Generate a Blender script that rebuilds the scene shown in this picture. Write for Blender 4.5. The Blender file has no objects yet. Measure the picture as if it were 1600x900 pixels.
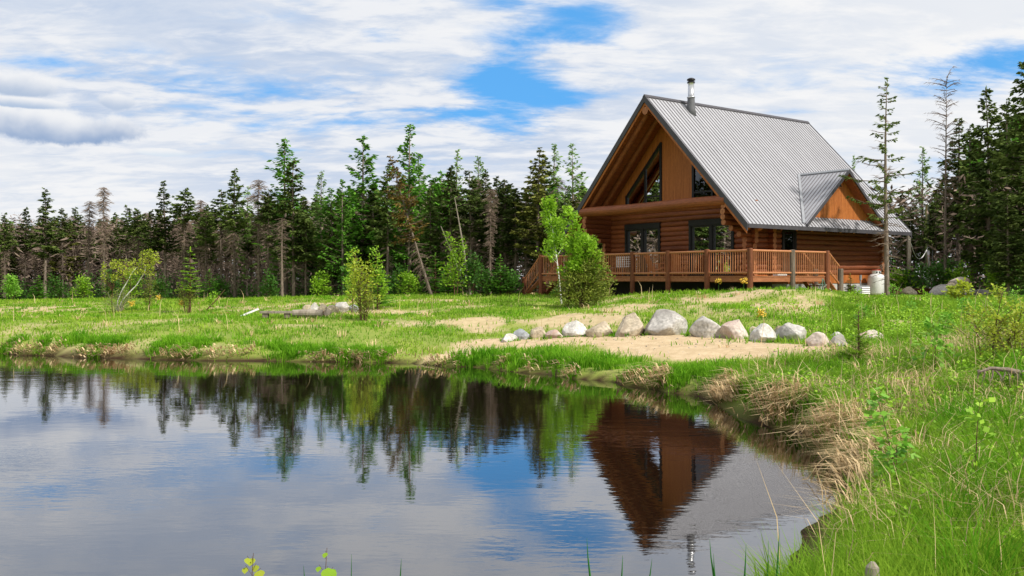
import bpy, math, random
import numpy as np
from mathutils import Vector, Matrix, noise
R = math.radians; PI = math.pi
S = bpy.context.scene
COL = S.collection
F = 1430.0; HZ = 434.0; CZ = 2.1      # focal length in photo pixels, horizon row, eye height over the water

# ------------------------------------------------------------------ objects
def tag(o, label=None, cat=None, group=None, kind=None):
    if label: o['label'] = label
    if cat: o['category'] = cat
    if group: o['group'] = group
    if kind: o['kind'] = kind
    return o

def empty(name, loc=(0, 0, 0), rz=0):
    o = bpy.data.objects.new(name, None); COL.objects.link(o)
    o.location = loc; o.rotation_euler = (0, 0, rz); o.empty_display_size = .3
    return o

class MB:
    def __init__(s):
        s.v = []; s.f = []; s.m = []; s.t = []; s.cur = .5; s.mi = 0
    def add(s, vs, fs):
        n = len(s.v)
        s.v += [tuple(p) for p in vs]; s.t += [s.cur] * len(vs)
        for f in fs: s.f.append([n + i for i in f]); s.m.append(s.mi)
    def box(s, x0, x1, y0, y1, z0, z1):
        s.add([(x0,y0,z0),(x1,y0,z0),(x1,y1,z0),(x0,y1,z0),(x0,y0,z1),(x1,y0,z1),(x1,y1,z1),(x0,y1,z1)],
              [(3,2,1,0),(4,5,6,7),(0,1,5,4),(1,2,6,5),(2,3,7,6),(3,0,4,7)])
    def ext(s, poly, a0, a1, axis=0):            # polygon in the plane across one axis, drawn out along it
        n = len(poly)
        def P(a, p): return (a, p[0], p[1]) if axis == 0 else (p[0], a, p[1])
        vs = [P(a0, p) for p in poly] + [P(a1, p) for p in poly]
        s.add(vs, [tuple(range(n))[::-1], tuple(range(n, 2*n))] + [(i, (i+1) % n, n+(i+1) % n, n+i) for i in range(n)])
    def tube(s, pts, rad, n=8, cap=True, capmat=None, roll=0):
        pts = [Vector(p) for p in pts]
        if not isinstance(rad, (list, tuple)): rad = [rad] * len(pts)
        vs = []; up = None
        for i, p in enumerate(pts):
            d = (pts[min(i+1, len(pts)-1)] - pts[max(i-1, 0)])
            d = d.normalized() if d.length > 1e-9 else Vector((0, 0, 1))
            if up is None:
                up = d.orthogonal().normalized()
            up = (up - d * up.dot(d)); up = up.normalized() if up.length > 1e-6 else d.orthogonal().normalized()
            w = d.cross(up)
            for k in range(n):
                a = 2*PI*k/n + roll
                vs.append(p + (up*math.cos(a) + w*math.sin(a)) * rad[i])
        fs = []
        for i in range(len(pts)-1):
            for k in range(n):
                fs.append((i*n+k, i*n+(k+1) % n, (i+1)*n+(k+1) % n, (i+1)*n+k))
        s.add(vs, fs)
        if cap:
            b = len(s.v) - len(vs); m = s.mi if capmat is None else capmat
            s.f.append([b+k for k in range(n)][::-1]); s.m.append(m)
            s.f.append([b+(len(pts)-1)*n+k for k in range(n)]); s.m.append(m)
    def lathe(s, prof, c=(0, 0, 0), n=20):       # profile of (radius, z)
        vs = []
        for r, z in prof:
            for k in range(n):
                a = 2*PI*k/n; vs.append((c[0]+r*math.cos(a), c[1]+r*math.sin(a), c[2]+z))
        fs = [(i*n+k, i*n+(k+1) % n, (i+1)*n+(k+1) % n, (i+1)*n+k) for i in range(len(prof)-1) for k in range(n)]
        fs += [tuple(range(n))[::-1], tuple(range((len(prof)-1)*n, len(prof)*n))]
        s.add(vs, fs)
    def leaf(s, p, d, nrm, L, W):
        d = d.normalized(); w = d.cross(nrm); w = w.normalized() if w.length > 1e-4 else d.orthogonal().normalized()
        s.add([p, p + d*L*.5 + w*W*.5, p + d*L, p + d*L*.5 - w*W*.5], [(0, 1, 2, 3)])
    def mesh(s, name, mats, smooth=False):
        me = bpy.data.meshes.new(name); me.from_pydata(s.v, [], s.f); me.validate(clean_customdata=False)
        for m in mats: me.materials.append(m)
        if len(mats) > 1: me.polygons.foreach_set('material_index', s.m)
        at = me.attributes.new('tint', 'FLOAT', 'POINT'); at.data.foreach_set('value', s.t)
        if smooth: me.polygons.foreach_set('use_smooth', [True]*len(me.polygons))
        me.update(); return me
    def build(s, name, mats, parent=None, smooth=False):
        if not isinstance(mats, (list, tuple)): mats = [mats]
        return put(name, s.mesh(name, mats, smooth), parent)

def put(name, me, parent=None, loc=None):
    o = bpy.data.objects.new(name, me); COL.objects.link(o)
    if parent: o.parent = parent
    if loc is not None: o.location = loc
    return o

def copy_tree(o, parent=None):
    kids = KIDS.get(o.name, [])
    c = o.copy(); COL.objects.link(c); c.parent = parent
    cc = [copy_tree(k, c) for k in kids]
    KIDS[c.name] = cc
    return c
KIDS = {}

# ------------------------------------------------------------------ materials
def mat(name, c1, c2=None, rough=.7, scale=5, stretch=(1, 1, 1), metal=0, tint=0., bump=0., transl=0., rnd=0., spec=.3, fine=0., coord='Object', contrast=(.3, .7)):
    m = bpy.data.materials.new(name); m.use_nodes = True
    nt = m.node_tree; N = nt.nodes; L = nt.links; N.clear()
    out = N.new('ShaderNodeOutputMaterial'); b = N.new('ShaderNodeBsdfPrincipled')
    b.inputs['Roughness'].default_value = rough; b.inputs['Metallic'].default_value = metal
    b.inputs['Specular IOR Level'].default_value = spec
    c2 = c2 or c1
    tc = N.new('ShaderNodeTexCoord'); mp = N.new('ShaderNodeMapping'); mp.inputs['Scale'].default_value = stretch
    L.new(tc.outputs['Object'], mp.inputs['Vector'])
    nz = N.new('ShaderNodeTexNoise'); nz.inputs['Scale'].default_value = scale; nz.inputs['Detail'].default_value = 5; nz.inputs['Roughness'].default_value = .6
    L.new(mp.outputs[0], nz.inputs['Vector'])
    mr = N.new('ShaderNodeMapRange'); mr.inputs['From Min'].default_value = contrast[0]; mr.inputs['From Max'].default_value = contrast[1]
    L.new(nz.outputs['Fac'], mr.inputs['Value'])
    fac = mr.outputs[0]
    if tint > 0:
        at = N.new('ShaderNodeAttribute'); at.attribute_name = 'tint'
        mx = N.new('ShaderNodeMix'); mx.inputs['Factor'].default_value = tint
        L.new(fac, mx.inputs['A']); L.new(at.outputs['Fac'], mx.inputs['B']); fac = mx.outputs['Result']
    mc = N.new('ShaderNodeMix'); mc.data_type = 'RGBA'
    mc.inputs['A'].default_value = (*c1, 1); mc.inputs['B'].default_value = (*c2, 1)
    L.new(fac, mc.inputs['Factor']); col = mc.outputs['Result']
    if fine > 0:
        n2 = N.new('ShaderNodeTexNoise'); n2.inputs['Scale'].default_value = scale*7; n2.inputs['Detail'].default_value = 3
        L.new(mp.outputs[0], n2.inputs['Vector'])
        r2 = N.new('ShaderNodeMapRange'); r2.inputs['From Min'].default_value = .3; r2.inputs['From Max'].default_value = .7
        r2.inputs['To Min'].default_value = 1-fine; r2.inputs['To Max'].default_value = 1+fine*.6
        L.new(n2.outputs['Fac'], r2.inputs['Value'])
        h = N.new('ShaderNodeVectorMath'); h.operation = 'SCALE'; L.new(col, h.inputs[0]); L.new(r2.outputs[0], h.inputs['Scale']); col = h.outputs[0]
    if rnd > 0:
        oi = N.new('ShaderNodeObjectInfo'); r3 = N.new('ShaderNodeMapRange'); r3.inputs['To Min'].default_value = 1-rnd; r3.inputs['To Max'].default_value = 1+rnd
        L.new(oi.outputs['Random'], r3.inputs['Value'])
        h = N.new('ShaderNodeVectorMath'); h.operation = 'SCALE'; L.new(col, h.inputs[0]); L.new(r3.outputs[0], h.inputs['Scale']); col = h.outputs[0]
    L.new(col, b.inputs['Base Color'])
    if bump > 0:
        bp = N.new('ShaderNodeBump'); bp.inputs['Strength'].default_value = bump; bp.inputs['Distance'].default_value = .02
        L.new(nz.outputs['Fac'], bp.inputs['Height']); L.new(bp.outputs[0], b.inputs['Normal'])
    if transl > 0:
        tr = N.new('ShaderNodeBsdfTranslucent'); L.new(col, tr.inputs['Color'])
        ms = N.new('ShaderNodeMixShader'); ms.inputs[0].default_value = transl
        L.new(b.outputs[0], ms.inputs[1]); L.new(tr.outputs[0], ms.inputs[2]); L.new(ms.outputs[0], out.inputs[0])
    else: L.new(b.outputs[0], out.inputs[0])
    return m

M = {}
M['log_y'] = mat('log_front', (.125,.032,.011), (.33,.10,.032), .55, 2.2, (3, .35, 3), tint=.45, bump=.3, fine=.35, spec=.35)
M['log_x'] = mat('log_side_shade_tone', (.10,.026,.009), (.25,.072,.024), .55, 2.2, (.35, 3, 3), tint=.45, bump=.3, fine=.35, spec=.35)  # same logs as the front, darkened: shade of the side wall put into the colour
M['log_end'] = mat('log_end_grain', (.26,.09,.035), (.46,.19,.08), .6, 9, fine=.3)
M['log_post'] = mat('log_post', (.11,.035,.014), (.25,.085,.035), .65, 3, (3, 3, .4), rnd=.15, fine=.3)
M['grey_post'] = mat('weathered_post', (.10,.075,.055), (.26,.21,.165), .8, 3, (4, 4, .4), fine=.3)
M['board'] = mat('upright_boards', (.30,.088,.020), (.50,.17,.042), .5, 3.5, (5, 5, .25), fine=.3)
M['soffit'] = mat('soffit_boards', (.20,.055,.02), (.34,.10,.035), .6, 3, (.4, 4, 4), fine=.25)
M['deck'] = mat('deck_wood', (.25,.085,.035), (.42,.17,.075), .6, 4, (.6, 2, 4), fine=.3)
M['rail'] = mat('rail_wood', (.34,.125,.05), (.58,.26,.12), .6, 6, (2, 2, .8), tint=.5)
M['metal_roof'] = mat('ribbed_metal', (.36,.36,.38), (.45,.45,.475), .45, 1.3, (2.2, .35, .35), metal=.15, spec=.4, fine=.08)
M['trim'] = mat('dark_trim', (.055,.052,.06), (.075,.07,.08), .5, 3)
M['rib'] = mat('rib_metal_shadow_tone', (.16,.15,.16), (.21,.20,.21), .5, 1, metal=.1)  # darker than the sheet: narrow shadow lines along the ribs painted into their colour
M['frame'] = mat('window_frame_black', (.013,.012,.013), (.02,.018,.019), .4, 3)
M['curtain'] = mat('curtain_cloth', (.35,.27,.20), (.62,.52,.42), .9, 6, (8, 8, .3))
M['dark'] = mat('dark_interior', (.03,.02,.015), (.05,.035,.025), .9)
M['concrete'] = mat('concrete', (.42,.41,.38), (.56,.55,.52), .9, 3, fine=.2)
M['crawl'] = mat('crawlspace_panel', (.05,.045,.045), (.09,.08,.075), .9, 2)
M['steel'] = mat('stainless_pipe', (.55,.55,.56), (.7,.7,.7), .28, 4, metal=.9)
M['flash'] = mat('grey_flashing', (.10,.10,.11), (.15,.15,.16), .5)
M['white'] = mat('white_paint', (.72,.71,.69), (.82,.81,.79), .45, 3, fine=.1)
M['red'] = mat('red_paint', (.55,.04,.02), (.65,.06,.03), .5)
M['greymetal'] = mat('grey_metal', (.22,.23,.25), (.32,.33,.35), .5, 4)
M['green_metal'] = mat('green_frame', (.05,.13,.08), (.12,.22,.16), .6)
M['chair'] = mat('chair_wood', (.42,.13,.045), (.55,.2,.08), .6, 5)
M['rust'] = mat('rusty_beam', (.07,.022,.014), (.14,.045,.025), .8, 4)
M['bark'] = mat('spruce_bark', (.12,.09,.072), (.27,.215,.17), .9, 4, (4, 4, .8), fine=.35, rnd=.25)
M['twig'] = mat('bare_twigs', (.13,.090,.068), (.30,.225,.175), .9, 3, tint=.6, rnd=.2)
M['deadwood'] = mat('grey_dead_wood', (.20,.165,.13), (.38,.33,.27), .9, 4, (3, 3, .6), fine=.3)
M['birch'] = mat('white_birch_bark', (.62,.60,.56), (.84,.82,.80), .8, 12, (.6, .6, 3), fine=.25, contrast=(.35, .5))
M['stem'] = mat('brown_stem', (.09,.045,.025), (.16,.09,.05), .8, 6)
M['needle'] = mat('spruce_needles', (.036,.075,.014), (.18,.235,.055), .8, 1.2, tint=.65, rnd=.3, transl=.25, spec=.1)
M['needle_olive'] = mat('olive_needles', (.07,.085,.016), (.26,.27,.06), .8, 1.2, tint=.65, rnd=.2, transl=.15, spec=.1)
M['needle_brown'] = mat('browning_needles', (.10,.065,.015), (.26,.19,.05), .8, 1.2, tint=.65, transl=.15, spec=.1)
M['larch'] = mat('larch_needles', (.05,.19,.012), (.22,.47,.055), .8, 1.5, tint=.65, rnd=.2, transl=.3, spec=.1)
M['larch_light'] = mat('pale_larch_needles', (.13,.25,.04), (.32,.50,.12), .8, 1.5, tint=.65, rnd=.12, transl=.35, spec=.1)
M['leaf_bright'] = mat('bright_leaves', (.14,.32,.015), (.42,.66,.05), .55, 3, tint=.65, transl=.4, rnd=.1)
M['leaf_yellow'] = mat('yellow_green_leaves', (.24,.36,.02), (.58,.62,.07), .55, 3, tint=.65, transl=.4, rnd=.1)
M['leaf_mid'] = mat('green_leaves', (.035,.12,.015), (.12,.28,.035), .5, 3, tint=.65, transl=.35, rnd=.2)
M['leaf_fresh'] = mat('fresh_birch_leaves', (.13,.36,.03), (.34,.60,.07), .5, 3, tint=.7, transl=.4)
M['shrub_olive'] = mat('shrub_leaves', (.09,.15,.015), (.34,.38,.06), .7, 3, tint=.65, transl=.3, rnd=.1)
M['grass'] = mat('lawn_grass', (.075,.26,.012), (.38,.52,.06), .8, .45, tint=.55, transl=.4, spec=.05)
M['grass_lush'] = mat('lush_grass', (.05,.21,.006), (.27,.54,.03), .7, .9, tint=.65, transl=.45, spec=.08)
M['grass_meadow'] = mat('meadow_grass', (.06,.21,.008), (.34,.52,.045), .7, .6, tint=.6, transl=.45, spec=.08)
M['straw'] = mat('dry_straw', (.38,.25,.11), (.88,.68,.40), .7, 2, tint=.75, transl=.25)
M['reed'] = mat('reed_green', (.03,.17,.03), (.07,.30,.05), .4, 3, transl=.3)
M['flower'] = mat('yellow_flower', (.65,.40,.03), (.75,.55,.08), .7, 8)

def glass_mat():
    m = bpy.data.materials.new('window_glass'); m.use_nodes = True
    nt = m.node_tree; N = nt.nodes; L = nt.links; N.clear()
    out = N.new('ShaderNodeOutputMaterial'); t = N.new('ShaderNodeBsdfTransparent'); t.inputs[0].default_value = (.62,.66,.66,1)
    g = N.new('ShaderNodeBsdfGlossy'); g.inputs['Roughness'].default_value = .01; g.inputs[0].default_value = (.9,.95,1,1)
    fr = N.new('ShaderNodeFresnel'); fr.inputs['IOR'].default_value = 1.75
    mx = N.new('ShaderNodeMixShader'); L.new(fr.outputs[0], mx.inputs[0]); L.new(t.outputs[0], mx.inputs[1]); L.new(g.outputs[0], mx.inputs[2]); L.new(mx.outputs[0], out.inputs[0])
    return m
M['glass'] = glass_mat()

# ------------------------------------------------------------------ terrain
def vnoise(x, y, seed=0):
    x = np.asarray(x, float); y = np.asarray(y, float)
    xi = np.floor(x).astype(np.int64); yi = np.floor(y).astype(np.int64); xf = x-xi; yf = y-yi
    def h(a, b):
        n = (a*374761393 + b*668265263 + seed*1442695041) & 0xffffffff
        n = ((n ^ (n >> 13)) * 1274126177) & 0xffffffff
        return ((n ^ (n >> 16)) & 0xffff) / 65535.0
    u = xf*xf*(3-2*xf); v = yf*yf*(3-2*yf)
    return (h(xi, yi)*(1-u)+h(xi+1, yi)*u)*(1-v) + (h(xi, yi+1)*(1-u)+h(xi+1, yi+1)*u)*v
def fbm(x, y, seed=0, o=4):
    s = 0; a = .5
    for i in range(o): s = s + a*vnoise(np.asarray(x)*2**i, np.asarray(y)*2**i, seed+i*17); a *= .5
    return s
def W(px, py):                       # photo pixel of the water's edge -> plan position
    Y = F*CZ/(py-HZ); return ((px-800)/F*Y, Y)
shore = [(-46, 20), (-34, 26.5), (-22, 26)] + [W(*p) for p in [(0,552),(120,558),(300,562),(470,564),(640,568),(750,575),(850,585),(950,597),(1050,612),(1130,635),(1200,660),(1270,698),(1318,735),(1338,772),(1322,805),(1285,850),(1240,890)]] \
    + [(1.5, 5.6), (.2, 4.9), (-1.2, 4.5), (-3, 4.2), (-8, 4.0), (-20, 3), (-38, 7)]
SP = np.array(shore)
def sdist(x, y):                     # distance to the shore, positive on land
    x = np.asarray(x, float); y = np.asarray(y, float)
    x = x + (vnoise(x*1.3, y*1.3, 5)-.5)*.5; y = y + (vnoise(x*1.3, y*1.3, 9)-.5)*.5
    d = np.full(x.shape, 1e9); ins = np.zeros(x.shape, bool)
    n = len(SP)
    for i in range(n):
        ax, ay = SP[i]; bx, by = SP[(i+1) % n]
        ex, ey = bx-ax, by-ay
        t = np.clip(((x-ax)*ex+(y-ay)*ey)/(ex*ex+ey*ey), 0, 1)
        d = np.minimum(d, np.hypot(x-ax-t*ex, y-ay-t*ey))
        c = ((ay > y) != (by > y)) & (x < ex*(y-ay)/(ey if abs(ey) > 1e-9 else 1e-9)+ax)
        ins ^= c
    return np.where(ins, -d, d)
ctl = [(0,470,70),(0,496,40),(-300,470,60),(300,468,66),(300,495,38),(450,467,62),(640,463,56),(640,494,35),(700,461,52),(840,462,47),(760,475,42),(850,470,40),
       (1045,459,38.5),(1110,456,37),(1172,453,35.5),(1200,449.5,33),(1310,458,39),(1380,462,42),(1450,465,45),(1500,465,45),(1600,478,32),(1600,560,12),(1600,700,7.5),(1500,900,5.2),
       (985,523,25),(1100,520,25),(1230,531,24.5),(1320,540,22),(1000,490,29),(1150,480,29),(1200,498,26),(1000,470,33),(790,530,25.5),(880,490,34),(900,480,37),
       (1100,550,20),(1000,558,19.5),(1300,555,18),(1400,560,14.8),(1400,500,24),(1500,520,20),(1350,600,12),(1400,640,10),(700,545,24),(1700,600,10),(1268,448,33),(1130,466,33),(1345,466,38),(1395,467,38),(1300,461,40),(1350,464,42),(1350,474,31),(1400,478,31),(1450,482,31)]
CT = [((px-800)/F*Y, Y, CZ-(py-HZ)/F*Y) for px, py, Y in ctl] + [(0,0,.5),(-20,0,.4),(-40,0,.5),(8,0,.6),(-60,40,.5),(-60,80,.6),(60,40,1.3),(60,80,1.5),(0,90,1.1),(30,90,1.4),(-40,100,.8),(0,150,1.3),(100,150,1.6),(-100,150,1),(100,0,1.2),(-100,0,.8)]
CT = np.array(CT)
EX = [-300,-62,-52,-44,-15.4,-6.4,1.4,8,16,20,24,30,60,300]; EY = [0,15,48,72,63,57,51,57,62,52,43,36,24,10]
def edge(x): return np.interp(x, EX, EY)
def zg(x, y):
    x = np.asarray(x, float); y = np.asarray(y, float)
    num = np.zeros(x.shape); den = np.zeros(x.shape)
    for cx, cy, cz in CT:
        w = 1/((x-cx)**2+(y-cy)**2+1.2)**1.6; num += w*cz; den += w
    T = num/den
    d = sdist(x, y)
    def sm(t): t = np.clip(t, 0, 1); return t*t*(3-2*t)
    prof = .42*sm((d+.12)/.55) + .58*sm(d/5)
    z = T*prof + (fbm(x*.9, y*.9, 3)-.47)*.16*sm(d/1.2) + (fbm(x*3, y*3, 7)-.47)*.05*sm(d)
    return np.where(d < -.12, np.maximum(-.02+(d+.12)*.45, -1.3), z)
def gz(x, y): return float(zg(np.array([x]), np.array([y]))[0])
_ys = np.concatenate([np.arange(4.6, 30, .05), np.arange(30, 90, .15)])
def hit(px, py, y0=4.6):             # where the sight line of a photo pixel meets the ground
    ys = _ys[_ys >= y0]; xs = (px-800)/F*ys; zr = CZ-(py-HZ)/F*ys
    g = zg(xs, ys); k = np.argmax(g >= zr) if (g >= zr).any() else len(ys)-1
    return float(xs[k]), float(ys[k]), float(g[k])
def at(px, Y):                       # ground position below a photo column at a given depth
    x = (px-800)/F*Y; return x, Y, gz(x, Y)

beach = [W3 for W3 in [hit(*p)[:2] for p in [(648,563),(700,538),(790,527),(900,521),(1000,522),(1150,526),(1300,538),(1345,550),(1310,562),(1220,563),(1140,568),(1040,562),(950,553),(880,541),(780,548),(715,560),(668,568)]]]
BP = np.array(beach)
def inpoly(x, y, P):
    ins = np.zeros(x.shape, bool); d = np.full(x.shape, 1e9); n = len(P)
    for i in range(n):
        ax, ay = P[i]; bx, by = P[(i+1) % n]; ex, ey = bx-ax, by-ay
        t = np.clip(((x-ax)*ex+(y-ay)*ey)/(ex*ex+ey*ey+1e-9), 0, 1); d = np.minimum(d, np.hypot(x-ax-t*ex, y-ay-t*ey))
        ins ^= ((ay > y) != (by > y)) & (x < ex*(y-ay)/(ey if abs(ey) > 1e-9 else 1e-9)+ax)
    return np.where(ins, d, -d)
patches = [(hit(px, py)[:2], rx, ry) for px, py, rx, ry in [(1185,456,1.6,1.8),(1120,468,1.6,1.6),(930,497,1.6,1.6),(1000,480,1.8,1.2),(690,470,2.6,2.2),(30,484,3.2,3),(480,476,4.5,2),(560,488,2.5,1.6),(740,502,2,1.6),(850,500,1.2,1),(1240,478,1.5,1.5),(1450,600,.6,.7),(1380,520,.9,1.2)]]
def sandmask(x, y):
    n = fbm(x*1.1, y*1.1, 21)-.47
    s = np.clip((inpoly(x, y, BP)+n*1.1+.1)/.35, 0, 1)
    for (cx, cy), rx, ry in patches:
        q = 1-np.hypot((x-cx)/rx, (y-cy)/ry)
        s = np.maximum(s, np.clip((q+n*2.6)/.4, 0, .85))
    s = np.maximum(s, np.clip((fbm(x*.5, y*.5, 33)-.60)*6, 0, .45)*(y > 16))
    return s

def grid_mesh(name, xs, ys, zf, mats, extra=None):
    X, Y = np.meshgrid(xs, ys); Z = zf(X.ravel(), Y.ravel())
    n = len(xs); co = np.stack([X.ravel(), Y.ravel(), Z], 1).astype(np.float32)
    i = np.arange(len(ys)-1)[:, None]*n + np.arange(n-1)[None, :]; i = i.ravel()
    q = np.stack([i, i+1, i+1+n, i+n], 1).astype(np.int32)
    me = bpy.data.meshes.new(name); me.vertices.add(len(co)); me.vertices.foreach_set('co', co.ravel())
    me.loops.add(q.size); me.loops.foreach_set('vertex_index', q.ravel())
    me.polygons.add(len(q)); me.polygons.foreach_set('loop_start', np.arange(len(q), dtype=np.int32)*4)
    me.polygons.foreach_set('use_smooth', np.ones(len(q), bool))
    if extra is not None:
        c = extra(X.ravel(), Y.ravel()).astype(np.float32)
        at_ = me.attributes.new('zone', 'FLOAT_COLOR', 'POINT'); at_.data.foreach_set('color', c.ravel())
    for m in mats: me.materials.append(m)
    me.update(calc_edges=True); me.validate(); return me

def ground_mat():
    m = bpy.data.materials.new('ground_soil'); m.use_nodes = True
    nt = m.node_tree; N = nt.nodes; L = nt.links; b = N['Principled BSDF']; b.inputs['Roughness'].default_value = .95; b.inputs['Specular IOR Level'].default_value = .1
    a = N.new('ShaderNodeAttribute'); a.attribute_name = 'zone'; sp = N.new('ShaderNodeSeparateColor'); L.new(a.outputs['Color'], sp.inputs[0])
    tc = N.new('ShaderNodeTexCoord')
    def nz(s, d=6, lo=.35, hi=.65):
        n = N.new('ShaderNodeTexNoise'); n.inputs['Scale'].default_value = s; n.inputs['Detail'].default_value = d; n.inputs['Roughness'].default_value = .65
        L.new(tc.outputs['Object'], n.inputs['Vector']); r = N.new('ShaderNodeMapRange'); r.inputs['From Min'].default_value = lo; r.inputs['From Max'].default_value = hi
        L.new(n.outputs['Fac'], r.inputs['Value']); return r.outputs[0], n
    def mix(f, A, B):
        x = N.new('ShaderNodeMix'); x.data_type = 'RGBA'
        for k, v in (('A', A), ('B', B)):
            if isinstance(v, tuple): x.inputs[k].default_value = (*v, 1)
            else: L.new(v, x.inputs[k])
        if isinstance(f, float): x.inputs['Factor'].default_value = f
        else: L.new(f, x.inputs['Factor'])
        return x.outputs['Result']
    f1, _ = nz(.55); f2, n2 = nz(14); f3, _ = nz(3.5, 6, .42, .62); f4, _ = nz(60, 3)
    grass = mix(f1, (.12,.22,.025), (.30,.34,.07)); grass = mix(f2, grass, (.22,.25,.06))
    sand = mix(f3, (.42,.31,.18), (.60,.47,.30)); sand = mix(f4, sand, (.50,.38,.235))
    c = mix(sp.outputs[0], grass, sand)
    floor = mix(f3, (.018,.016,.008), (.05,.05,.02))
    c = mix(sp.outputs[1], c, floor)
    c = mix(sp.outputs[2], c, (.045,.026,.014))
    L.new(c, b.inputs['Base Color'])
    bp = N.new('ShaderNodeBump'); bp.inputs['Strength'].default_value = .5; bp.inputs['Distance'].default_value = .04; L.new(n2.outputs['Fac'], bp.inputs['Height']); L.new(bp.outputs[0], b.inputs['Normal'])
    return m
def zone(x, y):
    s = sandmask(x, y); d = sdist(x, y)
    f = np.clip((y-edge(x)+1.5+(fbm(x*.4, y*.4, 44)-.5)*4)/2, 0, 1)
    w = np.clip(1-(d-.0)/.2, 0, 1)
    return np.stack([s*(1-f), f, w, np.ones_like(s)], 1)
xs = np.concatenate([[-600,-400,-280,-190,-130,-95,-72,-58,-48], np.arange(-42, 34, .3), [36,40,46,56,75,110,170,280,420,600]])
ys = np.concatenate([[-300,-150,-80,-45,-25,-14,-8,-4,-1], np.arange(1, 20, .16), np.arange(20, 48, .26), np.arange(48, 80, .8), [84,92,104,125,160,220,320,460,700]])
tag(put('ground', grid_mesh('ground', xs, ys, zg, [ground_mat()], zone)), kind='structure')

# ------------------------------------------------------------------ water
def water_mat():
    m = bpy.data.materials.new('dark_pond_water'); m.use_nodes = True
    nt = m.node_tree; N = nt.nodes; L = nt.links; b = N['Principled BSDF']
    b.inputs['Base Color'].default_value = (.010,.006,.004,1); b.inputs['Roughness'].default_value = .5; b.inputs['Specular IOR Level'].default_value = 0.
    tc = N.new('ShaderNodeTexCoord')
    def bump(scale, st, dist, strength, prev=None, mask=None, detail=3):
        mp = N.new('ShaderNodeMapping'); mp.inputs['Scale'].default_value = st; mp.inputs['Rotation'].default_value = (0,0,.25); L.new(tc.outputs['Object'], mp.inputs[0])
        n = N.new('ShaderNodeTexNoise'); n.inputs['Scale'].default_value = scale; n.inputs['Detail'].default_value = detail; n.inputs['Roughness'].default_value = .45; L.new(mp.outputs[0], n.inputs['Vector'])
        h = n.outputs['Fac']
        if mask is not None:
            mu = N.new('ShaderNodeMath'); mu.operation = 'MULTIPLY'; L.new(h, mu.inputs[0]); L.new(mask, mu.inputs[1]); h = mu.outputs[0]
        bp = N.new('ShaderNodeBump'); bp.inputs['Distance'].default_value = dist; bp.inputs['Strength'].default_value = strength; L.new(h, bp.inputs['Height'])
        if prev: L.new(prev, bp.inputs['Normal'])
        return bp.outputs[0]
    pm = N.new('ShaderNodeTexNoise'); pm.inputs['Scale'].default_value = .12; pm.inputs['Detail'].default_value = 2; L.new(tc.outputs['Object'], pm.inputs['Vector'])
    pr = N.new('ShaderNodeMapRange'); pr.inputs['From Min'].default_value = .38; pr.inputs['From Max'].default_value = .62; pr.inputs['To Min'].default_value = .25; pr.inputs['To Max'].default_value = 1; L.new(pm.outputs['Fac'], pr.inputs[0])
    p = bump(1.6, (.7, 1.5, 1), .0028, 1.0, mask=pr.outputs[0])
    p = bump(8, (.6, 1.4, 1), .0010, 1.0, p, pr.outputs[0])
    g = N.new('ShaderNodeBsdfGlossy'); g.inputs['Roughness'].default_value = .01; g.inputs[0].default_value = (.97,.98,1,1); L.new(p, g.inputs['Normal'])
    fr = N.new('ShaderNodeFresnel'); fr.inputs['IOR'].default_value = 1.33; L.new(p, fr.inputs['Normal'])
    pw_ = N.new('ShaderNodeMath'); pw_.operation = 'POWER'; L.new(fr.outputs[0], pw_.inputs[0]); pw_.inputs[1].default_value = .56
    ms = N.new('ShaderNodeMixShader'); L.new(pw_.outputs[0], ms.inputs[0]); L.new(b.outputs[0], ms.inputs[1]); L.new(g.outputs[0], ms.inputs[2]); L.new(ms.outputs[0], N['Material Output'].inputs[0])
    return m
wm = bpy.data.meshes.new('pond_water'); wm.from_pydata([(-52,-1,0),(9,-1,0),(9,30,0),(-52,30,0)], [], [(0,1,2,3)]); wm.materials.append(water_mat())
tag(put('pond_water', wm), kind='structure')

# ------------------------------------------------------------------ camera, sun, sky
cam = bpy.data.cameras.new('camera'); co = bpy.data.objects.new('camera', cam); COL.objects.link(co); S.camera = co
cam.sensor_width = 36; cam.lens = 36*F/1600; co.location = (0, 0, CZ); co.rotation_euler = (R(90), 0, 0)
cam.shift_y = -(450-HZ)/1600; cam.clip_end = 3000; cam.clip_start = .1
sdir = Vector((.72, -.50, .95)).normalized()
sun = bpy.data.lights.new('sun', 'SUN'); so = bpy.data.objects.new('sun', sun); COL.objects.link(so)
sun.energy = 4.6; sun.angle = R(4); sun.color = (1, .95, .87); so.rotation_euler = sdir.to_track_quat('Z', 'Y').to_euler(); so.location = (20, -20, 40)

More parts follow.
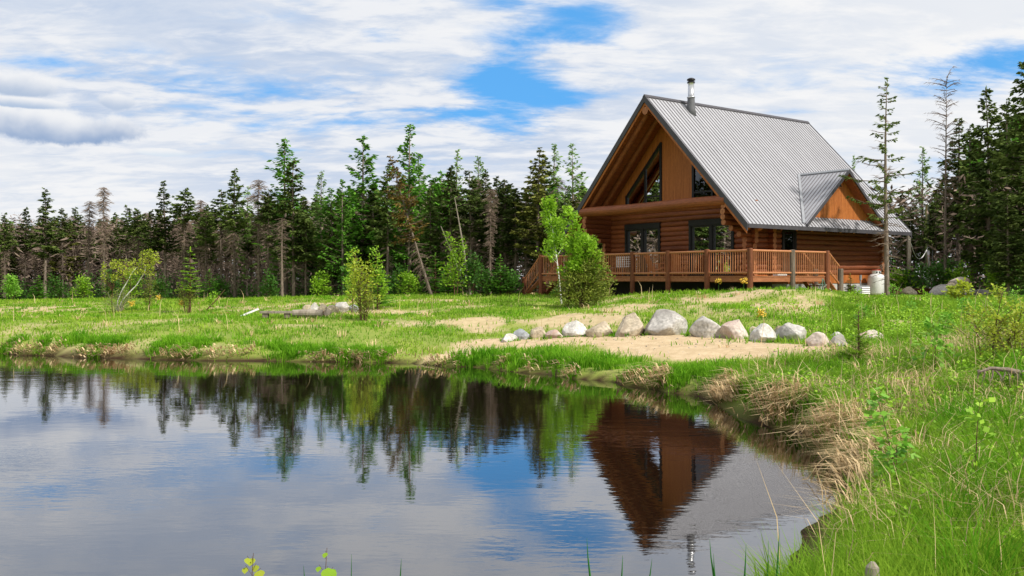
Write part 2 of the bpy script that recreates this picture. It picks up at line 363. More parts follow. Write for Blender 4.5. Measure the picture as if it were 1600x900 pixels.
def world():
    w = bpy.data.worlds.new('World'); S.world = w; w.use_nodes = True
    nt = w.node_tree; N = nt.nodes; L = nt.links; bg = N['Background']; bg.inputs['Strength'].default_value = .1
    sky = N.new('ShaderNodeTexSky'); sky.sky_type = 'NISHITA'; sky.sun_disc = False
    sky.sun_elevation = math.asin(sdir.z); sky.sun_rotation = math.atan2(sdir.x, sdir.y); sky.air_density = 1; sky.dust_density = .3; sky.ozone_density = 3
    tc = N.new('ShaderNodeTexCoord'); D = tc.outputs['Generated']
    def V(op, a, b=None, s=None):
        n = N.new('ShaderNodeVectorMath'); n.operation = op
        for i, q in enumerate((a, b)):
            if q is None: continue
            if isinstance(q, tuple): n.inputs[i].default_value = q
            else: L.new(q, n.inputs[i])
        if s is not None:
            if isinstance(s, (int, float)): n.inputs['Scale'].default_value = s
            else: L.new(s, n.inputs['Scale'])
        return n.outputs['Value'] if op in ('DISTANCE', 'DOT_PRODUCT', 'LENGTH') else n.outputs[0]
    def Mt(op, a, b=0., c=None):
        n = N.new('ShaderNodeMath'); n.operation = op
        for i, q in enumerate((a, b) if c is None else (a, b, c)):
            if isinstance(q, (int, float)): n.inputs[i].default_value = q
            else: L.new(q, n.inputs[i])
        return n.outputs[0]
    def MR(v, a, b, c=0., d=1., sm=True):
        n = N.new('ShaderNodeMapRange'); n.interpolation_type = 'SMOOTHSTEP' if sm else 'LINEAR'
        L.new(v, n.inputs[0])
        for k, q in zip(('From Min', 'From Max', 'To Min', 'To Max'), (a, b, c, d)): n.inputs[k].default_value = q
        return n.outputs[0]
    def NZ(vec, s, det=7, r=.55, dist=0.):
        n = N.new('ShaderNodeTexNoise'); n.inputs['Scale'].default_value = s; n.inputs['Detail'].default_value = det; n.inputs['Roughness'].default_value = r; n.inputs['Distortion'].default_value = dist
        L.new(vec, n.inputs['Vector']); return n.outputs['Fac']
    def MIX(f, a, b):
        n = N.new('ShaderNodeMix'); n.data_type = 'RGBA'
        if isinstance(f, float): n.inputs['Factor'].default_value = f
        else: L.new(f, n.inputs['Factor'])
        for k, q in (('A', a), ('B', b)):
            if isinstance(q, tuple): n.inputs[k].default_value = (*q, 1)
            else: L.new(q, n.inputs[k])
        return n.outputs['Result']
    sx = N.new('ShaderNodeSeparateXYZ'); L.new(D, sx.inputs[0]); dz = Mt('ABSOLUTE', sx.outputs[2])
    den = Mt('ADD', dz, .16)
    pv = V('SCALE', D, s=Mt('DIVIDE', 1., den)); mp = N.new('ShaderNodeMapping'); mp.inputs['Scale'].default_value = (.55, 1, 0); mp.inputs['Rotation'].default_value = (0, 0, -.5); mp.inputs['Location'].default_value = (3.1, 1.7, 0); L.new(pv, mp.inputs[0])
    P = mp.outputs[0]
    n1 = NZ(P, 1.5, 9, .58, .35); n2 = NZ(P, .75, 6, .5); n3 = NZ(P, 3.6, 7, .62, .3)
    def dirn(px, py): return Vector(((px-800)/F, 1, (HZ-py)/F)).normalized()
    def blob(px, py, rx, ry, amp, wob=.35):       # an oval patch of the sky, soft and ragged
        c = dirn(px, py); n = V('SUBTRACT', D, tuple(c)); n = V('MULTIPLY', n, (F/rx, F/rx, F/ry))
        q = Mt('ADD', V('LENGTH', n), Mt('MULTIPLY', Mt('SUBTRACT', n3, .5), wob*4))
        return Mt('MULTIPLY', MR(q, 1.5, .1), amp)
    n4 = NZ(P, 10, 6, .6, .4)
    cov = Mt('ADD', Mt('MULTIPLY', n1, 1.5), Mt('MULTIPLY', n3, 1.25)); cov = Mt('ADD', cov, Mt('MULTIPLY', n4, .55)); cov = Mt('ADD', cov, -.66)
    for b in [(800,160,105,52,.62),(900,28,110,46,.55),(1215,74,75,20,.30),(1540,102,120,34,.62),(770,196,120,30,.35),(590,60,45,20,.38),(600,182,110,26,.30),(760,2,80,14,.3),(1270,14,240,46,-.5),(1150,60,120,30,-.3),(270,170,260,50,.30),(60,60,120,30,.14),(330,120,240,30,.22),(1050,70,110,26,.18),(450,25,150,26,.16)]:
        cov = Mt('SUBTRACT', cov, blob(*b))
    dens = MR(cov, .24, .88)
    low = MR(dz, 0., .15, .85, 0.); dens = Mt('MAXIMUM', dens, low)
    left = MR(V('DOT_PRODUCT', D, (-.80, .60, 0)), .15, .85)
    shade = Mt('MULTIPLY', MR(Mt('ADD', Mt('MULTIPLY', n2, .7), Mt('MULTIPLY', n3, .3)), .36, .54), Mt('ADD', Mt('MULTIPLY', left, .85), .15))
    shade = Mt('MULTIPLY', shade, MR(dz, .03, .15))
    ccol = MIX(shade, (8.0, 8.15, 8.4), (4.1, 5.2, 7.1))
    ccol = MIX(Mt('MULTIPLY', MR(Mt('ADD', Mt('MULTIPLY', n3, .6), Mt('MULTIPLY', n4, .4)), .42, .60), .75), ccol, (9.0, 8.9, 8.8))
    blue = V('MULTIPLY', sky.outputs[0], (.5, 1.0, 1.3)); blue = MIX(.7, blue, (1.2, 4.3, 9.0))
    c = MIX(dens, blue, ccol)
    # the small cumulus low on the left, lit tops over slate undersides
    def cum(c, px, py, rx, ry, dark):
        k = dirn(px, py); n = V('SUBTRACT', D, tuple(k)); n = V('MULTIPLY', n, (F/rx, F/rx, F/ry))
        s = N.new('ShaderNodeSeparateXYZ'); L.new(n, s.inputs[0])
        q = Mt('ADD', V('LENGTH', n), Mt('MULTIPLY', Mt('SUBTRACT', NZ(D, 24, 8, .65), .5), 1.5))
        q = Mt('ADD', q, Mt('MULTIPLY', Mt('MINIMUM', s.outputs[2], 0.), -.5))
        body = MIX(MR(Mt('ADD', s.outputs[2], Mt('MULTIPLY', Mt('SUBTRACT', NZ(D, 18, 4), .5), 1.6)), -.6, .75), dark, (8.2, 8.3, 8.5))
        return MIX(MR(q, 1.08, .70), c, body)
    c = cum(c, 85, 202, 120, 32, (2.6, 3.7, 5.7)); c = cum(c, 30, 135, 60, 24, (4.2, 5.1, 6.6)); c = cum(c, 180, 161, 30, 15, (4.6, 5.5, 7.0)); c = cum(c, 250, 239, 36, 7, (6.5, 7.3, 8.2)); c = cum(c, 40, 162, 60, 10, (4.2, 5.2, 6.8))
    gnd = MR(sx.outputs[2], -.03, 0.)
    c = MIX(gnd, (.9, 1.0, .6), c)
    L.new(c, bg.inputs[0])
    w.cycles.sampling_method = 'MANUAL'; w.cycles.sample_map_resolution = 512
world()
vs = S.view_settings; vs.view_transform = 'Standard'; vs.look = 'None'; vs.gamma = 1; vs.use_curve_mapping = False; vs.exposure = .12
S.cycles.max_bounces = 6; S.cycles.transparent_max_bounces = 12; S.cycles.caustics_reflective = False; S.cycles.caustics_refractive = False

# ------------------------------------------------------------------ the log cabin (local x = along the side wall, y = along the gable, z = 0 at the eye level)
rng = random.Random(5)
ANG = math.atan2(.593, .805)
house = empty('log_cabin', (9.52, 37, CZ), ANG)
tag(house, 'large two storey log cabin with a steep grey metal roof and wraparound deck', 'house')
def hw(a, b):                         # cabin local -> world plan
    return 9.52+.805*a-.593*b, 37+.593*a+.805*b
def hg(a, b):                         # ground level in cabin coordinates
    x, y = hw(a, b); return gz(x, y)-CZ

def logwall(name, axis, pos, a0, a1, rows, openings=(), start=None, m=None):
    mb = MB()
    for k, z in enumerate(rows):
        lo = a0 if start is None else max(a0, start(z)); segs = [(lo+rng.uniform(-.05, .05), a1+rng.uniform(-.05, .05))]
        for (o0, o1, oz) in openings:
            if z < oz:
                ns = []
                for s0, s1 in segs:
                    if o1 <= s0 or o0 >= s1: ns.append((s0, s1))
                    else:
                        if o0 > s0: ns.append((s0, o0))
                        if o1 < s1: ns.append((o1, s1))
                segs = ns
        for s0, s1 in segs:
            if s1-s0 < .05: continue
            mb.cur = rng.random(); r = .131+rng.uniform(-.007, .007); n = max(2, int((s1-s0)/.8))
            ph = rng.uniform(0, 6)
            pts = []; rad = []
            for i in range(n+1):
                s = s0+(s1-s0)*i/n; dz = .010*math.sin(s*1.3+ph); rad.append(r+rng.uniform(-.006, .006))
                pts.append((s, pos, z+dz) if axis == 0 else (pos, s, z+dz))
            mb.tube(pts, rad, 12, capmat=1)
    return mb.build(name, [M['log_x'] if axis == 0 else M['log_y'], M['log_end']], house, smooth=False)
rows_f = [.22+.228*i for i in range(14)]
rows_s = [.24+.228*i for i in range(13)]
SH = .114
DL, DR = (6.55, 8.95), (2.13, 4.73)
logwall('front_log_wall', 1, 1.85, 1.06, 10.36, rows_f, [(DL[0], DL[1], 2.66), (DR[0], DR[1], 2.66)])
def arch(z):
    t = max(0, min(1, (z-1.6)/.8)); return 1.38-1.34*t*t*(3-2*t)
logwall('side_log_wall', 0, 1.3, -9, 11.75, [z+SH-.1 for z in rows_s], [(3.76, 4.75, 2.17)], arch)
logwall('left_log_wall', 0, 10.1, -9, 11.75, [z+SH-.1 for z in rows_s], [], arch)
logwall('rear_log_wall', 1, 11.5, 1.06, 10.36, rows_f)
mb = MB()
for z in rows_s: mb.cur = rng.random(); mb.tube([(2.95, .93, z), (2.95, 1.32, z)], .125, 12, capmat=1)
mb.build('cross_wall_log_ends', [M['log_y'], M['log_end']], house)
# big plate log across the front of the porch
mb = MB(); mb.cur = .8
mb.tube([(.16, 1.2+i*(9.15/8), 3.22+.015*math.sin(i)) for i in range(9)], [.235, .23, .237, .23, .235, .23, .234, .23, .235], 16, capmat=1)
mb.build('porch_beam', [M['log_y'], M['log_end']], house, smooth=False)
# foundations and skirt
mb = MB(); mb.box(1.9, 11.55, 1.2, 10.2, -1.3, -.26); mb.build('foundation', M['concrete'], house)
mb = MB(); mb.box(1.86, 11.6, 1.17, 10.24, -.255, .13); mb.build('skirt_board', M['board'], house)
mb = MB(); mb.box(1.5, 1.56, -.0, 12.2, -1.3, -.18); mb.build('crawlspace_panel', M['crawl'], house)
mb = MB(); mb.box(2.0, 11.4, 1.4, 10.0, .14, .18); mb.build('interior_floor', M['dark'], house)
mb = MB(); mb.box(6.5, 6.6, 1.4, 10.0, .2, 3.1); mb.build('interior_wall', M['dark'], house)
# upper gable boards around the two slanted windows
ZU = lambda b: 2.2+1.04*min(b, 11.7-b)-.37
mb = MB()
def gpoly(pts, a0=1.80, a1=1.92): mb.ext(pts, a0, a1)
gpoly([(4.61,3.2),(6.51,3.2),(6.51,ZU(6.51)),(5.85,ZU(5.85)),(4.61,ZU(4.61))], 1.795)
gpoly([(6.51,6.48),(8.95,4.0),(8.95,ZU(8.95)),(6.51,ZU(6.51))])
gpoly([(8.95,3.2),(10.1,3.2),(10.1,ZU(10.1)),(8.95,ZU(8.95))])
gpoly([(2.3,3.55),(4.61,5.93),(4.61,ZU(4.61)),(2.3,ZU(2.3))])
gpoly([(1.3,3.1),(2.3,3.1),(2.3,ZU(2.3)),(1.3,ZU(1.3))])
gpoly([(2.3,3.1),(4.61,3.1),(4.61,3.3),(2.3,3.3)]); gpoly([(6.51,3.1),(8.95,3.1),(8.95,3.3),(6.51,3.3)])
mb.build('gable_wall', M['board'], house)
mb = MB(); mb.ext([(1.3,3.1),(10.1,3.1),(10.1,ZU(10.1)),(5.85,ZU(5.85)),(1.3,ZU(1.3))], 11.4, 11.52); mb.build('rear_gable_wall', M['board'], house)

def bar(mb, p, q, w, a0, a1):          # a straight frame member in the gable plane
    (y0, z0), (y1, z1) = p, q; l = math.hypot(y1-y0, z1-z0); nx, nz = -(z1-z0)/l*w/2, (y1-y0)/l*w/2
    ex, ez = (y1-y0)/l*w/2, (z1-z0)/l*w/2
    mb.ext([(y0+nx-ex, z0+nz-ez), (y0-nx-ex, z0-nz-ez), (y1-nx+ex, z1-nz+ez), (y1+nx+ex, z1+nz+ez)], a0, a1)
def gable_window(poly, mull, barz, label=None):
    f = MB(); n = len(poly)
    for i in range(n): bar(f, poly[i], poly[(i+1) % n], .13, 1.735+.002*i, 1.86)
    for p, q in mull: bar(f, p, q, .10, 1.752, 1.85)
    for p, q in barz: bar(f, p, q, .08, 1.757, 1.84)
    w = f.build('gable_window', M['frame'], house)
    g = MB(); g.add([(1.80, y, z) for y, z in poly], [tuple(range(n))]); g.build('pane', M['glass'], w)
gable_window([(6.58,3.35),(8.9,3.35),(8.9,3.98),(6.58,6.34)], [((7.62,3.35),(7.62,5.28))], [((6.58,3.88),(7.62,3.88))])
gable_window([(4.54,3.35),(2.36,3.35),(2.36,3.58),(4.54,5.80)], [((3.42,3.35),(3.42,4.65))], [((3.42,3.88),(4.54,3.88))])
def sliding_door(b0, b1, cur):
    f = MB()
    f.box(1.66, 1.98, b0, b1, 2.36, 2.62); f.box(1.68, 1.98, b0, b0+.12, .1, 2.36); f.box(1.68, 1.98, b1-.12, b1, .1, 2.36)
    f.box(1.70, 1.96, b0+.12, b1-.12, .1, .17)
    m_ = (b0+b1)/2
    f.box(1.69, 1.95, m_-.075, m_+.075, .17, 2.36)
    for y0, y1 in ((b0+.12, m_-.075), (m_+.075, b1-.12)):
        f.box(1.72, 1.90, y0, y0+.06, .17, 2.36); f.box(1.72, 1.90, y1-.06, y1, .17, 2.36); f.box(1.723, 1.90, y0+.06, y1-.06, 2.28, 2.36); f.box(1.723, 1.90, y0+.06, y1-.06, .17, .27)
    o = f.build('sliding_door', M['frame'], house)
    for y0, y1 in ((b0+.18, m_-.135), (m_+.135, b1-.18)):
        g = MB(); g.add([(1.80, y0, .27), (1.80, y1, .27), (1.80, y1, 2.28), (1.80, y0, 2.28)], [(0, 1, 2, 3)]); g.build('pane', M['glass'], o)
    for y0, y1 in cur:
        c = MB(); n = 24; vs = []
        for i in range(n+1):
            t = i/n; y = y0+(y1-y0)*t
            vs += [(1.93+.03*math.sin(t*30), y, .2), (1.93+.03*math.sin(t*30+.3), y+.03*(y1-y0), 2.32)]
        c.add(vs, [(2*i, 2*i+2, 2*i+3, 2*i+1) for i in range(n)]); c.build('curtain', M['curtain'], o)
sliding_door(*DL, [(8.05, 8.55)]); sliding_door(*DR, [(4.0, 4.35)])
f = MB(); f.box(3.76, 4.75, 1.13, 1.42, 2.02, 2.18); f.box(3.76, 3.86, 1.13, 1.42, .1, 2.02); f.box(4.65, 4.75, 1.13, 1.42, .1, 2.02); f.box(3.86, 4.65, 1.16, 1.3, .12, .9); f.box(3.862, 3.96, 1.165, 1.3, .9, 2.02); f.box(4.55, 4.648, 1.165, 1.3, .9, 2.02)
o = f.build('side_door', M['frame'], house); g = MB(); g.add([(3.96,1.2,.9),(4.55,1.2,.9),(4.55,1.2,2.02),(3.96,1.2,2.02)], [(0,1,2,3)]); g.build('pane', M['glass'], o)

# roof: sheet with raised ribs, boarded soffit, trim
LA = 12.1; EZ = 2.2; RB = 5.85; RZ = 8.28
def slope(side):
    Yb = (lambda b: b) if side > 0 else (lambda b: 11.7-b)
    mb = MB(); mb.ext([(Yb(0), EZ), (Yb(RB), RZ), (Yb(RB), RZ-.04), (Yb(0), EZ-.04)], 0, LA)
    o = mb.build('roof_panel', M['metal_roof'], house)
    rb = MB(); k = .085
    while k < LA-.05:
        rb.ext([(Yb(.0), EZ+.002), (Yb(RB-.03), RZ-.03), (Yb(RB-.03), RZ), (Yb(.0), EZ+.034)], k, k+.045); k += .235
    rb.build('ribs', M['rib'], o)
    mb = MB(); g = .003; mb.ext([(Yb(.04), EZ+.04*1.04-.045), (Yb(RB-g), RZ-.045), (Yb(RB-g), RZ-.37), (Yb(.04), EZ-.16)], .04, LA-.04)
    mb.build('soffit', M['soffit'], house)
    for a0, a1 in ((-.045, .0), (LA, LA+.045)):
        mb = MB(); mb.ext([(Yb(-.02), EZ+.02), (Yb(RB-g), RZ+.045), (Yb(RB-g), RZ-.27), (Yb(-.02), EZ-.30)], a0, a1)
        mb.build('rake_trim', M['trim'], house)
    mb = MB(); mb.ext([(Yb(.05), EZ-.25), (Yb(RB-g), RZ-.27), (Yb(RB-g), RZ-.42), (Yb(.05), EZ-.40)], .01, .038); mb.build('rake_board', M['board'], house)
    mb = MB(); y0, y1 = sorted((Yb(-.045), Yb(-.002))); mb.box(.002, LA-.002, y0, y1, EZ-.17, EZ+.0); mb.build('eave_trim', M['trim'], house)
    for a in (.42, 1.22):
        mb = MB(); mb.cur = .6; mb.tube([(a, Yb(.3), EZ+.3*1.04-.47), (a, Yb(3), EZ+3*1.04-.485), (a, Yb(5.6), EZ+5.6*1.04-.47)], .135, 12, capmat=1)
        mb.build('log_rafter', [M['log_y'], M['log_end']], house)
    for i in range(9):
        a = 2.6+i*1.05; mb = MB(); mb.cur = rng.random(); mb.tube([(a, Yb(.28), EZ+.28*1.04-.43), (a, Yb(1.3), EZ+1.3*1.04-.43)], .075, 8, capmat=1)
        mb.build('rafter_tail', [M['log_x'], M['log_end']], house)
slope(1); slope(-1)
mb = MB(); mb.ext([(RB-.10, RZ-.06), (RB, RZ+.05), (RB+.10, RZ-.06), (RB+.10, RZ-.03), (RB, RZ+.085), (RB-.10, RZ-.03)], -.05, LA+.05); mb.build('ridge_cap', M['trim'], house)
mb = MB(); mb.cur = .8; mb.tube([(.02, RB, RZ-.66), (1.9, RB, RZ-.66)], .18, 16, capmat=1); mb.build('ridge_log', [M['log_x'], M['log_end']], house)

# dormer on the near slope
DX, DW, DZ0, DZ1 = 6.95, 3.02, 2.33, 4.86; DS = (DZ1-DZ0)/DW
def bm(z): return (z-EZ)/1.04
dorm = empty('dormer', (0, 0, 0)); dorm.parent = house
for s in (-1, 1):
    e = DX+s*DW
    mb = MB(); t = .035
    top = [(DX, -.02, DZ1), (e, -.02, DZ0), (e, bm(DZ0)+.06, DZ0), (DX, bm(DZ1)+.06, DZ1)]
    mb.add(top+[(x, y, z-t) for x, y, z in top], [(0,1,2,3) if s < 0 else (3,2,1,0), (7,6,5,4) if s < 0 else (4,5,6,7), (0,4,5,1), (1,5,6,2), (2,6,7,3), (3,7,4,0)])
    mb.build('dormer_roof_panel', M['metal_roof'], dorm)
    mb = MB(); y = .06
    while y < 2.5:
        zl = max(DZ0, EZ+1.04*y+.02); dx = (DZ1-zl)/DS
        if dx > .1: mb.add([(DX, y, DZ1), (DX, y+.035, DZ1), (DX+s*dx, y+.035, zl), (DX+s*dx, y, zl), (DX, y, DZ1+.03), (DX, y+.035, DZ1+.03), (DX+s*dx, y+.035, zl+.03), (DX+s*dx, y, zl+.03)], [(4,5,6,7), (0,1,5,4), (2,3,7,6), (1,2,6,5), (3,0,4,7)])
        y += .2
    mb.build('dormer_ribs', M['rib'], dorm)
    mb = MB(); mb.ext([(DX+s*.001, DZ1+.03), (e+s*.05, DZ0-.01), (e+s*.05, DZ0-.16), (DX+s*.001, DZ1-.15)], -.065, -.022, 1); mb.build('dormer_trim', M['trim'], dorm)
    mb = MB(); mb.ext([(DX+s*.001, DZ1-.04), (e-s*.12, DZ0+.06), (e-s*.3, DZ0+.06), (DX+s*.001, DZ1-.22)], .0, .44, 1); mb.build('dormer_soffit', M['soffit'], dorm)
    mb = MB(); p0 = Vector((e, bm(DZ0)-.04, DZ0)); p1 = Vector((DX, bm(DZ1), DZ1)); o_ = Vector((-s*0.0, 0, .045)); w = Vector((s*.19, 0, 0))
    mb.add([p0+o_, p0+w+o_, p1+w+o_, p1+o_], [(0,1,2,3)]); mb.build('valley_flashing', M['greymetal'], dorm)
mb = MB(); mb.ext([(DX-DW+.35, 2.5), (DX+DW-.35, 2.5), (DX, DZ1-.12)], .44, .55, 1); mb.build('dormer_wall', M['board'], dorm)
mb = MB(); mb.ext([(DX-.10, DZ1-.05), (DX, DZ1+.03), (DX+.10, DZ1-.05), (DX+.10, DZ1-.02), (DX, DZ1+.06), (DX-.10, DZ1-.02)], -.07, 2.62, 1); mb.build('dormer_ridge_cap', M['greymetal'], dorm)
mb = MB(); mb.ext([(DX-.30, DZ1-.78), (DX+.30, DZ1-.78), (DX, DZ1-.48)], .42, .437, 1); v = mb.build('dormer_vent', M['board'], dorm)
mb = MB(); mb.ext([(DX-.15, DZ1-.735), (DX+.15, DZ1-.735), (DX, DZ1-.57)], .412, .418, 1); mb.build('vent_louvre', M['dark'], v)

# stove pipe through the roof
ca, cb = 2.55, 5.38; cz = EZ+1.04*cb
mb = MB(); mb.lathe([(.27, -.35), (.20, .1), (.165, .62), (.165, .66)], (ca, cb, cz)); ch = mb.build('chimney', M['flash'], house, smooth=True)
mb = MB(); mb.lathe([(.19, .62), (.19, .67), (.145, .68), (.145, 1.32), (.15, 1.33)], (ca, cb, cz)); mb.build('pipe', M['steel'], ch, smooth=True)
mb = MB(); mb.lathe([(.18, 1.31), (.18, 1.38), (.13, 1.385), (.13, 1.44), (.20, 1.45), (.19, 1.50), (.10, 1.55), (.01, 1.56)], (ca, cb, cz)); mb.build('cap', M['frame'], ch)

# deck: boards, rim, posts, railings, two flights of steps
deck = MB()
for i in range(18):
    a = -.72+.143*i; deck.box(a, a+.137, -.71, 12.63, .04, .078)
for i in range(17):
    a = 1.856+.143*i; deck.box(a, a+.137, -.71, 1.2, .04, .078)
dk = deck.build('deck', M['deck'], house)
mb = MB(); mb.box(-.70, -.64, -.69, 12.6, -.16, .036); mb.build('rim_board', M['deck'], dk)
mb = MB(); mb.box(-.63, 4.28, -.69, -.63, -.16, .036); mb.build('rim_board', M['deck'], dk)
mb = MB(); mb.box(-.63, 1.8, 12.54, 12.6, -.16, .036); mb.build('rim_board', M['deck'], dk)
for b in (1.5, 3.7, 5.9, 8.1, 10.3):
    mb = MB(); mb.box(-.62, 1.8, b, b+.06, -.2, .036); mb.build('joist', M['deck'], dk)
def post(a, b, top=1.17, r=.115, m='log_post', par=None):
    mb = MB(); mb.tube([(a, b, hg(a, b)-.25), (a+.006, b, .2), (a, b, top-.02), (a, b, top)], [r*1.03, r, r*.97, r*.86], 14)
    mb.build('deck_post', M[m], par or dk, smooth=False)
FP = [-.71, 1.5, 3.7, 5.9, 8.1, 10.3, 12.6]
for b in FP: post(-.72, b)
for a in (1.95, 4.31): post(a, -.71, 1.15, m='grey_post' if a < 3 else 'log_post')
post(1.75, 12.6)
def railing(p0, p1, zt=1.08, zb=.20, dz0=0., dz1=0., m='rail'):
    p0 = Vector((*p0, 0)); p1 = Vector((*p1, 0)); L_ = (p1-p0).length; u = (p1-p0)/L_; mb = MB()
    A = p0+u*.1; B = p1-u*.1
    mb.cur = .4; mb.tube([A+Vector((0,0,zt+dz0)), B+Vector((0,0,zt+dz1))], .045, 8)
    mb.tube([A+Vector((0,0,zb+dz0)), B+Vector((0,0,zb+dz1))], .04, 8)
    n = int((L_-.2)/.125)
    for i in range(1, n):
        t = i/n; q = A.lerp(B, t); dz = dz0+(dz1-dz0)*(.1+t*(L_-.2))/L_; mb.cur = rng.random()
        mb.tube([q+Vector((rng.uniform(-.006,.006), rng.uniform(-.006,.006), zb-.06+dz)), q+Vector((0, 0, zt+.01+dz))], .019, 6)
    mb.build('railing', M[m], dk)
for b0, b1 in zip(FP[:-1], FP[1:]): railing((-.72, b0), (-.72, b1))
railing((-.72, -.71), (1.95, -.71)); railing((1.95, -.71), (4.31, -.71)); railing((.75, 12.6), (1.75, 12.6))
def steps(name, o, d, w, n, run, z0, z1):
    st = MB()
    for i in range(n):
        t = i/n; z = z0+(z1-z0)*(i+1)/(n+1)
        p = Vector(o)+Vector(d)*run*(i+.5)/n; q = p+Vector(w)
        x0, x1 = sorted((p.x-abs(d[0])*.14, q.x+abs(d[0])*.14)); y0, y1 = sorted((p.y-abs(d[1])*.14, q.y+abs(d[1])*.14))
        st.box(x0, x1, y0, y1, z-.03, z+.02)
    o_ = st.build(name, M['deck'], dk)
    for k in (0, 1):
        p = Vector(o)+Vector(w)*k; e = p+Vector(d)*run; x = MB(); x.tube([(p.x, p.y, z0-.12), (e.x, e.y, z1-.05)], [.11, .11], 4, roll=PI/4)
        x.build('deck_stringer', M['deck'], dk)
gl = hg(-.3, 14.0)
steps('deck_steps', (-.66, 12.66, 0), (0, 1, 0), (1.25, 0, 0), 4, 1.35, .06, gl)
for a in (-.72, .65):
    b = 14.02; z = hg(a, b); mb = MB(); mb.tube([(a, b, z-.2), (a, b, z+.95), (a, b, z+.98)], [.115, .11, .09], 14); mb.build('deck_post', M['log_post'], dk)
    railing((a, 12.6), (a, 14.02), 1.0, .25, .05, gl-.08)
post(.65, 12.6, 1.1)
gr = hg(5.4, -.3)
steps('deck_steps', (4.36, -.66, 0), (1, 0, 0), (0, 1.2, 0), 3, .85, .06, gr)
for b in (-.71, .55):
    z = hg(5.28, b); mb = MB(); mb.tube([(5.28, b, z-.2), (5.28, b, z+1.12), (5.28, b, z+1.15)], [.13, .125, .11], 14); mb.build('deck_post', M['grey_post'], dk)
    railing((4.31, b), (5.28, b), 1.0, .25, .08, -.50)

# things on and around the deck
def adirondack(a, b, rz, label):
    o = empty('deck_chair', (*hw(a, b), CZ+.08), ANG+rz); tag(o, label, 'chair', 'slatted wooden chairs on the deck')
    m = M['chair']
    mb = MB()
    for i in range(5): mb.add([(-.28, -.3+i*.11, .38-i*.035), (.28, -.3+i*.11, .38-i*.035), (.28, -.2+i*.11, .35-i*.035), (-.28, -.2+i*.11, .35-i*.035), (-.28, -.3+i*.11, .36-i*.035), (.28, -.3+i*.11, .36-i*.035), (.28, -.2+i*.11, .33-i*.035), (-.28, -.2+i*.11, .33-i*.035)], [(0,1,2,3),(7,6,5,4),(0,4,5,1),(2,6,7,3),(0,3,7,4),(1,5,6,2)])
    mb.build('seat', m, o)
    mb = MB()
    for i in range(5):
        x = -.24+i*.105; h = .98-.03*abs(i-2)**1.5; mb.add([(x, .2, .22), (x+.09, .2, .22), (x+.09, .46, h), (x+.045, .475, h+.04), (x, .46, h), (x, .225, .22), (x+.09, .225, .22), (x+.09, .485, h), (x+.045, .5, h+.04), (x, .485, h)], [(0,1,2,3,4),(9,8,7,6,5),(0,5,6,1),(1,6,7,2),(2,7,8,3),(3,8,9,4),(4,9,5,0)])
    mb.build('backrest', m, o)
    for s in (-1, 1):
        mb = MB(); mb.box(s*.34-.07, s*.34+.07, -.38, .32, .55, .575); mb.build('armrest', m, o)
        mb = MB(); mb.box(s*.31-.02, s*.31+.02, -.34, -.25, 0, .55); mb.build('leg', m, o)
        mb = MB(); mb.box(s*.31-.02, s*.31+.02, .22, .30, 0, .55); mb.build('leg', m, o)
adirondack(.35, 5.45, R(-90)+PI-.35, 'orange slatted deck chair behind the railing below the left sliding door')
adirondack(.55, 4.35, R(-90)+PI+.5, 'orange slatted deck chair turned sideways between the two sliding doors')
o = empty('lattice_bench', (*hw(.75, 8.35), CZ+.08), ANG+R(-90)); tag(o, 'pale lattice backed bench on the deck at the left end of the front wall', 'bench')
mb = MB(); mb.box(-.45, .45, -.2, .25, .38, .42); mb.build('seat', M['grey_post'], o)
mb = MB()
for i in range(7): mb.box(-.45+i*.14, -.43+i*.14+.02, .24, .26, .42, .95)
for i in range(5): mb.box(-.46, .47, .262, .28, .46+i*.11, .49+i*.11)
mb.build('backrest', M['white'], o)
for sx in (-.4, .4):
    for sy in (-.15, .2): mb = MB(); mb.box(sx-.025, sx+.025, sy-.025, sy+.025, 0, .38); mb.build('leg', M['grey_post'], o)
o = empty('storage_box', (*hw(1.5, -.45), CZ+.08), ANG); tag(o, 'small white box lying on the deck boards behind the side railing', 'box')
mb = MB(); mb.box(-.3, .3, -.12, .12, 0, .10); mb.build('body', M['white'], o); mb = MB(); mb.box(-.32, .32, -.14, .14, .103, .135); mb.build('lid', M['greymetal'], o)
gx, gy = hw(3.7, -.95); o = empty('folding_trestle', (gx, gy, gz(gx, gy)), ANG); tag(o, 'green metal folding trestle leaning under the end of the deck', 'trestle')
for s in (-1, 1): mb = MB(); mb.tube([(s*.2, -.1, 0), (s*.05, 0, .62), (s*.02, .03, .7)], .022, 6); mb.build('leg', M['green_metal'], o); mb = MB(); mb.tube([(s*.22, .18, 0), (s*.05, 0, .6)], .018, 6); mb.build('leg', M['green_metal'], o)
mb = MB(); mb.tube([(-.14, -.06, .3), (.24, .0, .45)], .03, 6); mb.build('crossbar', M['grey_post'], o)

